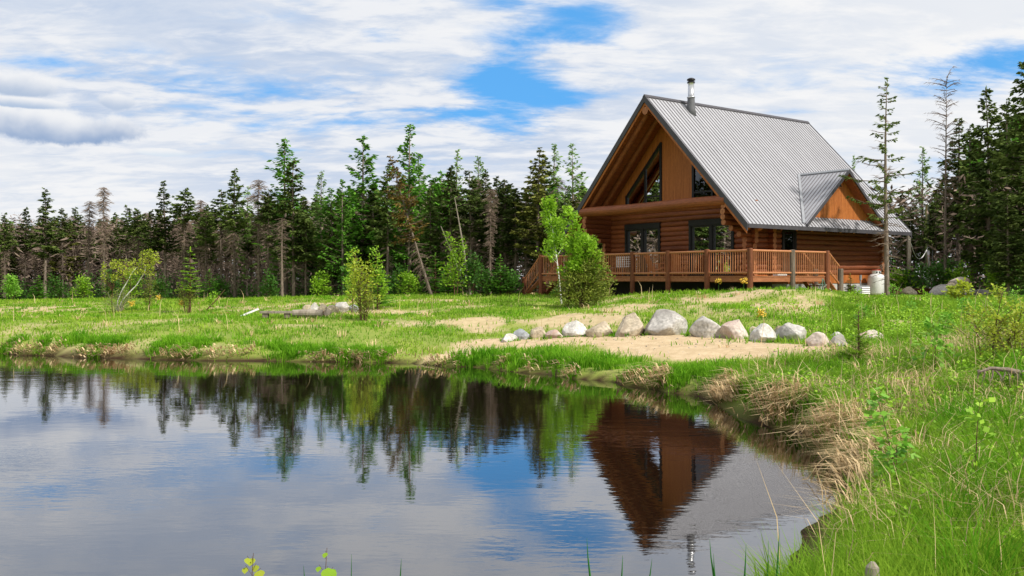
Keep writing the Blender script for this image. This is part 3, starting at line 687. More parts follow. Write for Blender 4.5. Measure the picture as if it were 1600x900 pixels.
tx, ty = hw(10.15, .62); tz = gz(tx, ty)
o = empty('propane_tank', (tx, ty, tz)); tag(o, 'white upright propane cylinder with red topped collar standing by the cabin corner', 'gas tank')
mb = MB(); mb.lathe([(.30, 0), (.31, .05), (.385, .09), (.395, .14), (.395, .82), (.37, .93), (.30, 1.0), (.18, 1.04)], n=28); mb.build('body', M['white'], o, smooth=True)
mb = MB(); mb.lathe([(.20, 1.02), (.21, 1.03), (.21, 1.2), (.20, 1.2)], n=24); mb.build('collar', M['white'], o)
mb = MB(); mb.lathe([(.213, 1.201), (.213, 1.225), (.19, 1.235), (.02, 1.236)], n=24); mb.build('collar_cap', M['red'], o)
for q in (-.09, .05): mb = MB(); mb.box(q, q+.07, -.215, -.208, 1.08, 1.15); mb.build('valve_opening', M['frame'], o)
tx, ty = hw(8.9, .75); tz = gz(tx, ty)
o = empty('ventilation_unit', (tx, ty, tz-.02), ANG); tag(o, 'low grey louvred metal unit against the concrete foundation left of the propane tank', 'heat pump')
mb = MB(); mb.box(-.62, .62, -.18, .18, 0, .5); mb.build('housing', M['greymetal'], o)
mb = MB()
for i in range(5): mb.add([(-.05, -.19, .07+i*.085), (.6, -.19, .07+i*.085), (.6, -.225, .04+i*.085), (-.05, -.225, .04+i*.085), (-.05, -.19, .09+i*.085), (.6, -.19, .09+i*.085)], [(0,1,2,3),(4,5,2,3)])
mb.build('louvres', M['white'], o)
mb = MB(); mb.tube([(.15, 0, .5), (.15, 0, .8)], .03, 8); pp = mb.build('vent_pipe', M['greymetal'], o); mb = MB(); mb.tube([(.15, 0, .76), (.15, 0, 1.0)], .06, 10); mb.build('cowl', M['greymetal'], pp)

# behind the cabin's right corner: post, stack, cable, low beam
x, y, z = at(1420, 47); mb = MB(); mb.box(-.075, .075, -.075, .075, -.2, CZ+2.25-z); o = mb.build('wooden_post', M['deadwood']); o.location = (x, y, z); pw = (x, y)
tag(o, 'thin pale square timber post just right of the roof corner', 'post')
x, y, z = at(1449, 50); o = empty('metal_stack', (x, y, z)); tag(o, 'tall shiny metal flue stack standing free among the trees right of the cabin', 'chimney')
mb = MB(); mb.lathe([(.11, .3), (.11, 6.1-z), (.12, 6.12-z)], n=16); mb.build('flue', M['steel'], o, smooth=True)
mb = MB(); mb.lathe([(.07, .4), (.07, 2.6), (.03, 2.65)], (-.02, -.15, 0), n=12); mb.build('pipe', M['steel'], o, smooth=True)
mb = MB(); mb.lathe([(.16, 0), (.17, .5), (.12, .95)], n=12); mb.build('base', M['greymetal'], o)
mb = MB(); mb.tube([(.28, 0, 0), (.28, 0, 2.4), (.33, 0, 2.45)], .025, 6); mb.build('rod', M['greymetal'], o)
sx_, sy_ = x, y
mb = MB(); A = Vector((pw[0], pw[1]-.09, 4.05)); B = Vector((sx_-.05, sy_-.2, 3.75))
mb.tube([A.lerp(B, t/12)+Vector((0, 0, -.95*math.sin(PI*t/12)*(1-.3*t/12))) for t in range(13)], .022, 5)
tag(mb.build('hanging_cable', M['white']), 'white cable sagging from the timber post to the metal stack', 'cable')
x0, y0, z0 = at(1392, 44.2); x1, y1, z1 = at(1462, 46)
mb = MB(); d = Vector((x1-x0, y1-y0, 0)); L_ = d.length; mb.box(0, L_, -.1, .1, 0, .34); mb.cur = .9; mb.box(-.05, L_+.05, -.14, .14, .343, .39); o = mb.build('timber_beam', M['rust']); o.location = (x0, y0, z0-.02); o.rotation_euler = (0, 0, math.atan2(d.y, d.x))
tag(o, 'long low dark red timber edging between the cabin corner and the boulder heap', 'beam')

# ------------------------------------------------------------------ trees
def rv(r, s=1.): return Vector((r.uniform(-s, s), r.uniform(-s, s), r.uniform(-s, s)))
def conifer(name, seed, H=10., W=1.2, live=.25, dens=1., droop=.25, trunk_r=.11, nm='needle', top=.12, twig_dens=1., card=(.36, .15), rise=0., step=.24, dead_leaf=0., bend=.1, scrag=0., nb=6, cutoff=0.):
    r = random.Random(seed); T = MB(); ph = r.uniform(0, 6.3)
    def ax(z): t = z/H; return Vector((bend*math.sin(ph+t*3)*t, bend*math.cos(ph*1.7+t*2.6)*t, z))
    T.tube([ax(H*t-(.4 if t == 0 else 0)) for t in (0, .04, .15, .3, .5, .7, .85, .97)], [trunk_r*k for k in (1.35, 1.05, .95, .84, .64, .42, .24, .06)], 8)
    C = MB(); z = H*.06 if twig_dens else H*live; k = 0
    while z < H*.985:
        t = z/H; lv = max(0., (t-live)/(1-live)) if t > live else -1
        if lv >= 0:
            prof = (1-lv)**.75 * min(1, .55+lv*3) + top*(1-lv)
            prof *= 1+scrag*r.uniform(-.6, .5)
            n = max(3, int(nb*dens*(.55+.45*(1-lv))))
        else:
            prof = .75*(.35+.65*t/live)*r.uniform(.5, 1.1); n = int(4*twig_dens+r.random())
        for b in range(n):
            az = r.uniform(0, 2*PI); L = W*prof*r.uniform(.55, 1.15)
            if L < .08: L = .08
            d = Vector((math.cos(az), math.sin(az), 0)); o = ax(z+r.uniform(-.1, .1))
            el = (rise*lv if lv > 0 else 0)-droop*(1-max(lv, 0))*r.uniform(.5, 1.4)
            def bp(s): return o + d*L*s + Vector((0, 0, L*(el*s + .28*s*s*(1 if lv >= 0 else -.5))))
            C.mi = 1; C.cur = r.random()
            p0, p1, p2 = bp(0), bp(.55), bp(1); w = .012+.008*L
            sd = Vector((-d.y, d.x, 0)); 
            C.add([p0+sd*w, p0-sd*w, p1-sd*w*.7, p1+sd*w*.7, p2], [(0,1,2,3), (3,2,4)])
            up = Vector((0, 0, 1)); C.add([p0+up*w, p0-up*w, p1-up*w*.7, p1+up*w*.7, p2], [(0,1,2,3), (3,2,4)])
            if lv < 0 or (cutoff and r.random() < cutoff):
                for q in range(int(8*twig_dens*L/.8)+2):       # fine bare twigs
                    s = r.uniform(.25, 1); p = bp(s); dd = (d*r.uniform(.2, 1)+sd*r.choice((-1, 1))*r.uniform(.3, 1)+up*r.uniform(-.7, .25)).normalized()
                    l = r.uniform(.15, .42)*min(1, L); e = p+dd*l; C.add([p+up*.011, p-up*.011, e], [(0,1,2)])
                if lv < 0 and not (dead_leaf and r.random() < dead_leaf): continue
                if lv >= 0: continue
            C.mi = 0
            tone = r.uniform(.0, .75)
            m = int(L*34*dens)+4
            for q in range(m):
                s = 1-(r.random()**1.35)*.92; p = bp(s)
                cl = card[0]*r.uniform(.6, 1.25)*min(1, .45+L*.7)
                dd = (d*r.uniform(.3, 1)+sd*r.choice((-1, 1))*r.uniform(.1, 1.)+up*r.uniform(-.55, .2)).normalized()
                C.cur = min(1, max(0, tone+r.uniform(-.2, .35)))
                C.leaf(p+rv(r, .03), dd, (up+rv(r, .8)).normalized(), cl, card[1]*r.uniform(.7, 1.3))
        z += step*r.uniform(.7, 1.3)*(1-.35*t); k += 1
    C.mi = 0; C.cur = .6
    if live < 1:
        for q in range(8):
            C.leaf(ax(H*(.97-.008*q)), Vector((r.uniform(-.4, .4), r.uniform(-.4, .4), 1)), rv(r), .24, .07)
    return T.mesh(name+'_trunk', [M['bark']], True), C.mesh(name+'_crown', [M[nm], M['twig']])

V = {}
for i in range(4): V['spruce%d' % i] = conifer('spruce', 10+i, W=1.25+.12*i, live=.20+.09*i, dens=.85, droop=.35)
for i in range(4): V['half%d' % i] = conifer('thin_spruce', 30+i, W=1.0+.08*i, live=.52+.06*i, dens=.8, twig_dens=2.6, droop=.3, scrag=.4)
for i in range(2): V['spire%d' % i] = conifer('spire_spruce', 50+i, W=.8, live=.4, dens=.9, twig_dens=1.2, top=.3, scrag=.7)
for i in range(2): V['dead%d' % i] = conifer('dead_spruce', 60+i, W=1.1, live=1.0, twig_dens=3.0, droop=.25)
for i in range(3): V['larch%d' % i] = conifer('larch', 70+i, W=1.55, live=.16, dens=.62, nm='larch', card=(.34, .14), droop=.05, rise=.6, step=.27, scrag=.5, twig_dens=.6)
for i in range(3): V['pale%d' % i] = conifer('pale_larch', 80+i, W=1.25, live=.2, dens=.55, nm='larch_light', card=(.30, .11), droop=0, rise=.7, step=.27, scrag=.35, twig_dens=.5)
for i in range(2): V['olive%d' % i] = conifer('olive_spruce', 90+i, W=1.5, live=.22, dens=.8, nm='needle_olive', droop=.3, scrag=.3, twig_dens=1.2)
V['brown0'] = conifer('browning_spruce', 95, W=1.5, live=.38, dens=.6, nm='needle_brown', droop=.2, scrag=.5, twig_dens=1.4, cutoff=.2)
V['big0'] = conifer('big_spruce', 100, W=1.75, live=.10, dens=1.0, droop=.45, twig_dens=1.2, card=(.33, .13), step=.22, scrag=.25)
V['big1'] = conifer('big_spruce', 101, W=1.55, live=.14, dens=1.0, droop=.4, twig_dens=1.2, card=(.33, .13), step=.22, scrag=.3)
V['scrag0'] = conifer('scraggly_spruce', 105, W=1.6, live=.34, dens=.85, droop=.12, twig_dens=1.0, card=(.23, .09), step=.31, scrag=1.0, cutoff=.3, nb=5, top=.2, bend=.2)
V['bare0'] = conifer('bare_larch', 107, W=1.7, live=1.0, twig_dens=.75, droop=-.5, step=.2, trunk_r=.09)
V['snag0'] = conifer('snag', 108, W=1.6, live=1.0, twig_dens=1.6, droop=.15, step=.3, trunk_r=.17)

TREECAT = {}
def tree(kind, x, y, h, label=None, cat='tree', name='spruce_tree', group=None, rz=None, tilt=None, wide=1.12, bark=None):
    z = gz(x, y)-.05
    o = empty(name, (x, y, z), rng.uniform(0, 6.28) if rz is None else rz)
    s = h/10.; w = s*wide*rng.uniform(.9, 1.1); o.scale = (w, w, s)
    if tilt: o.rotation_euler = (0, R(tilt), 0)
    t, c = V[kind]; put('trunk', t, o); put('crown', c, o)
    return tag(o, label, cat, group)
def by_top(px, top, Y): x, y, z = at(px, Y); return x, y, CZ+(HZ-top)/F*Y-z

G1 = 'trees along the front edge of the forest'
NM = {'spruce': 'spruce_tree', 'half': 'spruce_tree', 'spire': 'spruce_tree', 'dead': 'dead_spruce', 'larch': 'larch_tree', 'pale': 'larch_tree', 'olive': 'spruce_tree', 'brown': 'spruce_tree', 'big': 'spruce_tree', 'scrag': 'spruce_tree', 'bare': 'bare_larch', 'snag': 'dead_spruce'}
front = [
 (8,330,70,'half1','dark spruce at the left edge of the photo, green only in its upper half'),
 (40,322,74,'spruce0','dark spruce, second prominent tip from the left edge'),
 (70,292,69,'spire0','slender dark spruce spire rising clearly above the far left forest'),
 (98,322,72,'half2','thin spruce with grey twiggy lower half just right of the slender far left spire'),
 (118,320,74,'spruce2','dark spruce with a blunt tip between the far left spire and two bare spires'),
 (138,310,68,'dead0','bare grey dead spruce, left one of two bare spires on the far left'),
 (163,288,67,'dead1','tallest bare dead spire of the far left forest, above the leaning white birch'),
 (197,318,71,'spruce1','dark spruce just right of the tallest bare spire on the left'),
 (215,322,68,'half3','half dead spruce directly behind the crown of the leaning white birch'),
 (236,326,66,'half0','thin half dead spruce right of the leaning white birch'),
 (257,280,66,'spire1','narrow dark spruce with a dense black top, tallest between birch and young fir'),
 (289,290,65,'spruce3','tall dark spruce straight above the small layered fir on the lawn'),
 (311,308,66,'dead0','bare pole like dead spruce just right of the small layered fir'),
 (322,318,64,'half1','thin spruce with clear lower trunk right of the bare pole'),
 (346,292,65,'half2','slender spruce with a lacy top left of the tall pair before the first big larch'),
 (367,262,62,'half0','tall lacy topped spruce with bare pale trunk, left of the first big larch'),
 (386,290,66,'pale0','faint pale green larch top behind the tall lacy spruce'),
 (405,276,61,'dead1','brown dead spire between the lacy spruce and the first big larch'),
 (419,292,60,'half3','dark narrow spruce at the left foot of the first big larch'),
 (447,212,62,'larch0','first big larch from the left with wide airy green crown'),
 (459,245,60,'spruce1','dark spruce standing in front of the first big larch'),
 (478,330,60,'spruce3','low dark spruce filling the gap right of the first big larch'),
 (502,263,64,'pale1','slim pale green larch between the first and second big larches'),
 (518,312,59,'spruce0','shorter dark spruce below the slim pale larch'),
 (536,278,58,'larch2','mid green larch with a pointed top left of the second big larch'),
 (566,207,60,'larch1','second big larch from the left, tall and narrow with bright tufts'),
 (585,270,61,'larch0','broad green larch crown between the second big larch and the brown leaning spruce'),
 (606,255,57,'spruce2','dark spruce top just left of the tallest larch'),
 (640,191,58,'larch2','tallest larch of the forest with open upright top'),
 (655,236,61,'pale2','pale larch half hidden behind the tallest larch'),
 (674,290,55,'spruce1','dark spruce rising behind the leaning trunk'),
 (690,262,58,'larch1','green larch just right of the tallest larch'),
 (704,256,54,'half0','spruce with long bare trunk right of the leaning tree'),
 (712,232,61,'pale0','light green larch top behind the spruces right of the leaning tree'),
 (735,262,54,'spruce3','broad dark spruce left of the grey dead one near the cabin'),
 (748,240,63,'pale1','light green larch tip left of the black topped spruce pair'),
 (759,262,56,'spire0','black topped narrow spruce behind the grey dead one'),
 (766,290,50,'dead0','grey dead spruce with a straight pale trunk at the edge of the lawn'),
 (777,270,54,'spruce0','left one of two dark spruces with joined crowns right of the grey dead tree'),
 (789,276,53,'half3','right one of two dark spruces with joined crowns, bare lower trunk'),
 (805,292,52,'spruce2','shorter dark spruce in the dip left of the tall one near the cabin'),
 (822,300,52,'half2','thin spruce at the left foot of the tall one near the cabin'),
 (841,226,51,'olive0','tall broad olive spruce nearest the left corner of the cabin'),
 (852,240,53,'spruce1','dark spruce close behind the tall olive one beside the cabin'),
 (864,222,58,'pale2','thin pale larch top between the olive spruce and the cabin roof'),
 (881,300,50,'spruce3','dark spruce just left of the low cabin eave'),
 (896,222,55,'pale0','bright pale larch rising behind the left slope of the cabin roof'),
 (912,285,56,'spruce0','dark spruce whose tip shows beside the left roof slope'),
]
for px, top, Y, k, lab in front:
    if px < 425: k = k.replace('spruce', 'half')
    x, y, h = by_top(px, top, Y); tree(k, x, y, h, lab, name=NM[k[:-1]], group=G1)
x, y, z = at(674, 52); o = tree('brown0', x, y, 8.4, 'tree with browning needles on a bare trunk leaning far to the left', group=None, tilt=-17, wide=.85)
x, y, z = at(441, 57); tree('snag0', x, y, 5.2, 'short broken grey snag with bare side branches below the first big larch', name='dead_spruce')
for px, Y, L_, tl, lab in ((735, 50, 5.4, -9, 'bare thin dead pole leaning left, longer of the crossed pair at the forest edge'), (731, 50.5, 4.1, -21, 'short bare dead pole leaning far left behind the small birch at the forest edge')):
    x, y, z = at(px, Y); mb = MB(); mb.tube([(0, 0, -.1), (.03, 0, L_*.5), (-.02, 0, L_)], [.07, .05, .02], 6)
    for k in range(7): q = Vector((0, 0, L_*rng.uniform(.3, .95))); mb.tube([q, q+Vector((rng.uniform(-.4, .4), rng.uniform(-.3, .3), rng.uniform(-.1, .25)))], [.012, .004], 4)
    o = mb.build('dead_pole', M['deadwood']); o.location = (x, y, z); o.rotation_euler = (0, R(tl), 0); tag(o, lab, 'dead tree')
right = [
 (1386,117,39.5,'scrag0','tall scraggly spruce with sparse drooping tufts standing alone beside the propane tank',.9),
 (1334,238,58,'pale1','faint bare larch tip showing above the rear slope of the roof',.5),
 (1408,300,56,'half0','low dark spruce behind the right eave of the cabin',1),
 (1424,330,52,'spruce2','short dark spruce behind the timber post',1),
 (1440,226,58,'pale2','soft green larch between the lone scraggly spruce and the tall bare trunk',1),
 (1462,300,50,'spruce3','dark spruce low behind the shiny flue stack',1),
 (1477,117,47,'bare0','tall leafless larch with fine bare branches right of the flue stack',.8),
 (1497,181,51,'spire1','narrow dark spruce directly right of the tall leafless larch',1.2),
 (1517,190,52,'half1','dark spruce between the narrow one and the tall pointed one on the right',1),
 (1543,128,46,'big1','tall pointed dark spruce, highest complete tree right of the cabin',.95),
 (1571,152,51,'big0','dark spruce between the tall pointed one and the right edge of the photo',.85),
 (1604,82,43,'big0','huge dark spruce cut by the right edge of the photo',.95),
 (1575,300,40,'big1','lower dark spruce with sweeping branches in front of the huge one at the right edge',1.3),
 (1640,120,40,'big1','dark spruce just beyond the right edge of the photo',1),
 (1525,260,56,'spruce1','dark spruce filling the forest behind the boulder heap',1.2),
]
for px, top, Y, k, lab, w in right:
    x, y, h = by_top(px, top, Y); tree(k, x, y, h, lab, name=NM[k[:-1]], wide=w, group='trees right of the cabin')
# depth of the forest
SKX = [-400,0,200,350,450,560,640,720,800,870,920,1300,1385,1440,1490,1540,1600,1750,2200]; SKY = [325,333,330,320,298,284,272,262,286,270,290,290,320,300,235,190,160,150,150]
pts = []; kinds = ['larch0','olive1','spruce0','spruce1','spruce2','spruce3','half0','half1','half2','half3','larch0','larch1','larch2','spire1','dead1','dead0']
n_f = 0
for tries in range(9000):
    if n_f >= 250: break
    px = rng.uniform(-150, 1720); dY = rng.random()**1.5*26+1.0
    X0 = (px-800)/F*60; Y = float(edge(np.array(X0)))+dY; x = (px-800)/F*Y; Y = float(edge(np.array(x)))+dY; x = (px-800)/F*Y
    if px < 260: Y = 72+dY; x = (px-800)/F*Y
    if Y < 30: continue
    a_ = (x-9.52)*.805+(Y-37)*.593; b_ = -(x-9.52)*.593+(Y-37)*.805
    if -3 < a_ < 15 and -4 < b_ < 16: continue
    if 930 < px < 1290 and dY > 9: continue
    if any((x-q[0])**2+(Y-q[1])**2 < 2.9 for q in pts): continue
    top = float(np.interp(px, SKX, SKY))+abs(rng.gauss(0, 20))
    kd = rng.choice(kinds)
    if 430 < px < 800 and rng.random() < .3: kd = rng.choice(['larch0', 'larch1', 'larch2'])
    if px < 420 and kd[:4] in ('larc', 'spru') and rng.random() < .75: kd = rng.choice(['half0', 'half1', 'half2', 'dead0', 'dead1', 'half3'])
    if px > 1380 and kd[:4] in ('dead',): kd = 'spruce1'
    z = gz(x, Y); h = CZ+(HZ-top)/F*Y-z
    if h < 4: continue
    pts.append((x, Y)); n_f += 1
    tree(kd, x, Y, h, 'conifer standing among many others in the dark depth of the forest', name=NM[kd[:-1]], group='trees in the depth of the forest', wide=1.3)
for i in range(84):                    # the forest's western flank, seen only mirrored in windows and water
    y = 14+(i % 42)*1.3+rng.uniform(-.5, .5); x = -53-rng.uniform(0, 5)-(i//42)*7
    tree(rng.choice(kinds[:8]), x, y, rng.uniform(12, 16.5), 'conifer standing among many others in the dark depth of the forest', group='trees in the depth of the forest', wide=1.2)

# ------------------------------------------------------------------ masses nobody could count: grass, straw, thicket
NR = np.random.default_rng(4)
def raw_mesh(name, co, quads, tris, tint, m):
    me = bpy.data.meshes.new(name); me.vertices.add(len(co)); me.vertices.foreach_set('co', co.astype(np.float32).ravel())
    idx = np.concatenate([quads.ravel(), tris.ravel()]).astype(np.int32)
    me.loops.add(len(idx)); me.loops.foreach_set('vertex_index', idx)
    nq, nt_ = len(quads), len(tris); me.polygons.add(nq+nt_)
    me.polygons.foreach_set('loop_start', np.concatenate([np.arange(nq)*4, nq*4+np.arange(nt_)*3]).astype(np.int32))
    a = me.attributes.new('tint', 'FLOAT', 'POINT'); a.data.foreach_set('value', tint.astype(np.float32))
    me.materials.append(m); me.update(calc_edges=True); return me
def blades(name, x, y, z, h, w, az, lean, tint, m):
    n = len(x); P = np.stack([x, y, z], 1); d = np.stack([np.cos(az), np.sin(az), 0*az], 1)
    sa = az+NR.uniform(-1.2, 1.2, n)+PI/2; s = np.stack([np.cos(sa), np.sin(sa), 0*az], 1)*w[:, None]
    up = np.array([0, 0, 1.])
    c = 1/np.sqrt(1+lean**2)
    mid = P+d*(h*lean*.22*c)[:, None]+up*(h*.60)[:, None]*np.sqrt(c)[:, None]
    tip = P+d*(h*lean*c)[:, None]+up*(h*c)[:, None]
    co = np.stack([P-s, P+s, mid+s*.75, mid-s*.75, tip], 1).reshape(-1, 3)
    b = np.arange(n)[:, None]*5
    return raw_mesh(name, co, b+np.array([[0, 1, 2, 3]]), b+np.array([[3, 2, 4]]), np.repeat(tint, 5), m)
def cards(name, x, y, z, L, Wd, m, tint, flat=0.):
    n = len(x); P = np.stack([x, y, z], 1); d = NR.normal(size=(n, 3)); d[:, 2] *= (1-flat); d /= np.linalg.norm(d, axis=1)[:, None]
    e = NR.normal(size=(n, 3)); w = np.cross(d, e); w /= np.linalg.norm(w, axis=1)[:, None]
    co = np.stack([P, P+d*(L*.5)[:, None]+w*(Wd*.5)[:, None], P+d*L[:, None], P+d*(L*.5)[:, None]-w*(Wd*.5)[:, None]], 1).reshape(-1, 3)
    b = np.arange(n)[:, None]*4
    return raw_mesh(name, co, b+np.array([[0, 1, 2, 3]]), np.zeros((0, 3), int), np.repeat(tint, 4), m)
def U(a, b, n): return NR.uniform(a, b, n)
def stuff(name, me, label, cat): return tag(put(name, me), label, cat, kind='stuff')
def inview(x, y, mgn=60): px = 800+F*x/np.maximum(y, .1); return (px > -mgn) & (px < 1600+mgn)
def house_free(x, y):
    a_ = (x-9.52)*.805+(y-37)*.593; b_ = -(x-9.52)*.593+(y-37)*.805
    return ~((a_ > -.8) & (a_ < 12) & (b_ > -.8) & (b_ < 12.7))

# short lawn grass, in small tufts
def lawn():
    n = 34000; Y = 11+(U(0, 1, n)**1.25)*62; X = (U(-80, 1680, n)-800)/F*Y
    d = sdist(X, Y); sm_ = sandmask(X, Y); patch = fbm(X*.8, Y*.8, 61)
    k = (d > .15) & (Y < edge(X)+3) & (NR.random(n) > sm_*.93) & house_free(X, Y) & (NR.random(n) < .35+1.3*np.clip(patch-.25, 0, 1))
    X, Y = X[k], Y[k]; n = len(X); q = 11
    sp = .05+.006*Y; x = np.repeat(X, q)+NR.normal(size=n*q)*np.repeat(sp, q); y = np.repeat(Y, q)+NR.normal(size=n*q)*np.repeat(sp, q)
    hh = np.repeat(U(.05, .15, n)*(1+.9*np.clip((fbm(X*.6, Y*.6, 71)-.5)*4, 0, 1)), q)*U(.5, 1.3, n*q)
    tt = np.clip(np.repeat(U(.0, 1, n)*.6+fbm(X*.35, Y*.35, 81)*.9-.15, q)+U(-.15, .15, n*q), 0, 1)
    return blades('lawn_grass', x, y, zg(x, y)-.01, hh, np.repeat(.004+.00042*Y, q), U(0, 6.28, n*q), U(.1, 1.1, n*q), tt, M['grass'])
stuff('lawn_grass', lawn(), 'short yellow green grass growing patchily over the lawn round the cabin and pond', 'grass')

def tufts(X, Y, q, h0, h1, spread, w0, lean0, lean1, m, name, t0=0., t1=1., zoff=-.02, azf=None):
    n = len(X); r = NR.random(n*q)**.6*np.repeat(spread, q) if not np.isscalar(spread) else NR.random(n*q)**.6*spread
    a = U(0, 6.28, n*q); x = np.repeat(X, q)+r*np.cos(a); y = np.repeat(Y, q)+r*np.sin(a)
    h = np.repeat(U(h0, h1, n), q)*U(.55, 1.1, n*q)
    az = a+NR.normal(size=n*q)*.5 if azf is None else azf(np.repeat(X, q), np.repeat(Y, q))+NR.normal(size=n*q)*.65
    w = w0+.00036*np.repeat(Y, q)
    tt = np.clip(np.repeat(U(t0, t1, n), q)+U(-.25, .25, n*q), 0, 1)
    z = zg(x, y)+zoff
    return blades(name, x, y, z, h, w, az, U(lean0, lean1, n*q), tt, m)
# lush tufts on the lip of the bank
SPx = []; 
for i in range(3, len(SP)-8):
    ax, ay = SP[i]; bx, by = SP[i+1]; l = math.hypot(bx-ax, by-ay)
    for k in range(int(l/.035)): t = rng.random(); SPx.append((ax+(bx-ax)*t, ay+(by-ay)*t, -(by-ay)/l, (bx-ax)/l))
SPx = np.array(SPx)
def offs(lo, hi, keep, far=0):
    k = NR.random(len(SPx)) < keep; s = SPx[k]; o = U(lo, hi, len(s)); sg = 1
    x = s[:, 0]+s[:, 2]*o; y = s[:, 1]+s[:, 3]*o
    return x, y
x, y = [np.concatenate(q) for q in zip(offs(.0, 1.7, .8), offs(-.1, .9, .6))]; d = sdist(x, y); cl = fbm(x*.9, y*.9, 91); bd = inpoly(x, y, BP)
k = (d > np.where(y > 19, -.02, .12)) & (d < 1.6) & (cl > np.where(y > 19, .39, .36)) & (bd < .45) & ~((x < 3.5) & (y < 7.5)); k &= (np.abs(x-W(650,572)[0]) > .8) | (y < 18) | (y > 26)
stuff('bank_grass', tufts(x[k], y[k], 30, .16, .38, .15, .0035, .2, 1.0, M['grass_lush'], 'bank_grass', .1, .9), 'lush bright green grass tufts along the top of the pond bank', 'grass')
# belt between the water and the sandy beach
def belt():
    n = 5200; px = U(700, 1400, n); py = U(545, 640, n); top = np.interp(px, [700,760,880,950,1040,1140,1220,1320,1400], [550,551,545,556,566,570,566,566,560]); bot = np.interp(px, [700,760,850,950,1050,1130,1200,1262,1400], [566,572,581,590,603,624,640,640,640])
    k = (py > top) & (py < bot); px, py = px[k], py[k]; Y = F*(CZ-.42)/(py-HZ); X = (px-800)/F*Y; d = sdist(X, Y); cl = fbm(X*1.1, Y*1.1, 15)
    k = (d > .3) & (cl > .42); X, Y = X[k], Y[k]
    k = NR.random(len(X)) < np.clip(Y/22, .3, 1)*.55; return X[k], Y[k]
X, Y = belt()
stuff('belt_grass', tufts(X, Y, 26, .18, .42, .14, .0035, .15, .9, M['grass_lush'], 'belt_grass', .1, .95), 'tall fresh green grass between the pond and the sandy beach', 'grass')

# meadow on the right and in the foreground
def meadow(n, y0, y1, powr, q, h0, h1, spread, w0, name, label, dmin=.35, mt='grass_meadow', t0=.0, t1=1., cmin=.33):
    Y = y0+(U(0, 1, n)**powr)*(y1-y0); X = (U(1120, 2050, n)-800)/F*Y
    d = sdist(X, Y); cl = fbm(X*1.0, Y*1.0, 101); px = 800+F*X/Y
    k = (d > dmin) & (inpoly(X, Y, BP) < -.4) & house_free(X, Y) & (X > 1.5) & (NR.random(n) > .92*sandmask(X, Y)) & (cl > cmin)
    if y0 > 15: k &= (X > np.interp(Y, [15, 24, 30, 40, 44], [6.0, 8.3, 10.5, 14.5, 18])) & (Y < edge(X)+1)
    X, Y, cl = X[k], Y[k], cl[k]; 
    return stuff(name, tufts(X, Y, q, h0, h1, spread, w0, .12, 1.05, M[mt], name, t0, t1), label, 'grass')
meadow(3700, 4.6, 9.5, 1.0, 48, .20, .50, .15, .0026, 'foreground_grass', 'long vivid green grass filling the lower right foreground')
meadow(800, 4.8, 12, 1.0, 34, .42, .70, .13, .0034, 'tall_tufts', 'taller deep green grass clumps rising above the foreground grass', .9, 'grass_lush', 0, .45, .47)
meadow(1400, 4.8, 15, 1.0, 22, .15, .42, .2, .0028, 'yellowing_grass', 'yellowing grass mixed into the green bank on the right', .3, 'grass', .7, 1., .45)
meadow(5200, 9, 17, 1.0, 32, .20, .42, .16, .003, 'meadow_grass', 'knee high green grass on the bank at the right side of the pond')
meadow(8600, 16, 31, 1.0, 24, .14, .34, .22, .003, 'slope_grass', 'green meadow grass on the slope right of the boulder row')
meadow(2800, 31, 44, 1.0, 22, .07, .16, .25, .003, 'yard_grass', 'short green grass in the yard beside the right wall of the cabin')
def lawn_tufts():
    n = 5200; Y = 17+U(0, 1, n)*46; X = (U(-60, 1300, n)-800)/F*Y; d = sdist(X, Y); c = fbm(X*.45, Y*.45, 151)
    k = (d > .5) & (c > .52) & (Y < edge(X)+2) & (NR.random(n) > sandmask(X, Y)*.97) & house_free(X, Y) & (inpoly(X, Y, BP) < -.3); return X[k], Y[k]
X, Y = lawn_tufts(); stuff('lawn_tufts', tufts(X, Y, 16, .09, .24, .20, .003, .1, .9, M['grass_lush'], 'lawn_tufts', .15, 1), 'deeper green taller grass tufts scattered over the lawn', 'grass')
X, Y = [q[:230] for q in lawn_tufts()]; X = X+NR.normal(size=len(X))*2
k = (sdist(X, Y) > .4) & house_free(X, Y); X, Y = X[k], Y[k]
stuff('lawn_straw', tufts(X, Y, 12, .10, .32, .16, .003, .2, 1.4, M['straw'], 'lawn_straw', .2, 1), 'small dry straw tufts scattered over the lawn', 'straw')
def weeds():
    n = 5200; Y = 5+U(0, 1, n)**1.2*24; X = (U(1150, 1700, n)-800)/F*Y; d = sdist(X, Y); c = fbm(X*1.3, Y*1.3, 161)
    k = (d > .4) & (c > .52) & (inpoly(X, Y, BP) < -.3); X, Y = X[k], Y[k]; q = 9; m_ = len(X)
    x = np.repeat(X, q)+NR.normal(size=m_*q)*.10; y = np.repeat(Y, q)+NR.normal(size=m_*q)*.10
    return cards('meadow_weeds', x, y, zg(x, y)+U(.05, .34, m_*q), U(.02, .045, m_*q)+.0012*y, U(.015, .032, m_*q)+.0008*y, M['leaf_bright'], U(0, 1, m_*q), .5)
stuff('meadow_weeds', weeds(), 'small broad leaved weeds mixed into the meadow grass on the right', 'weeds')
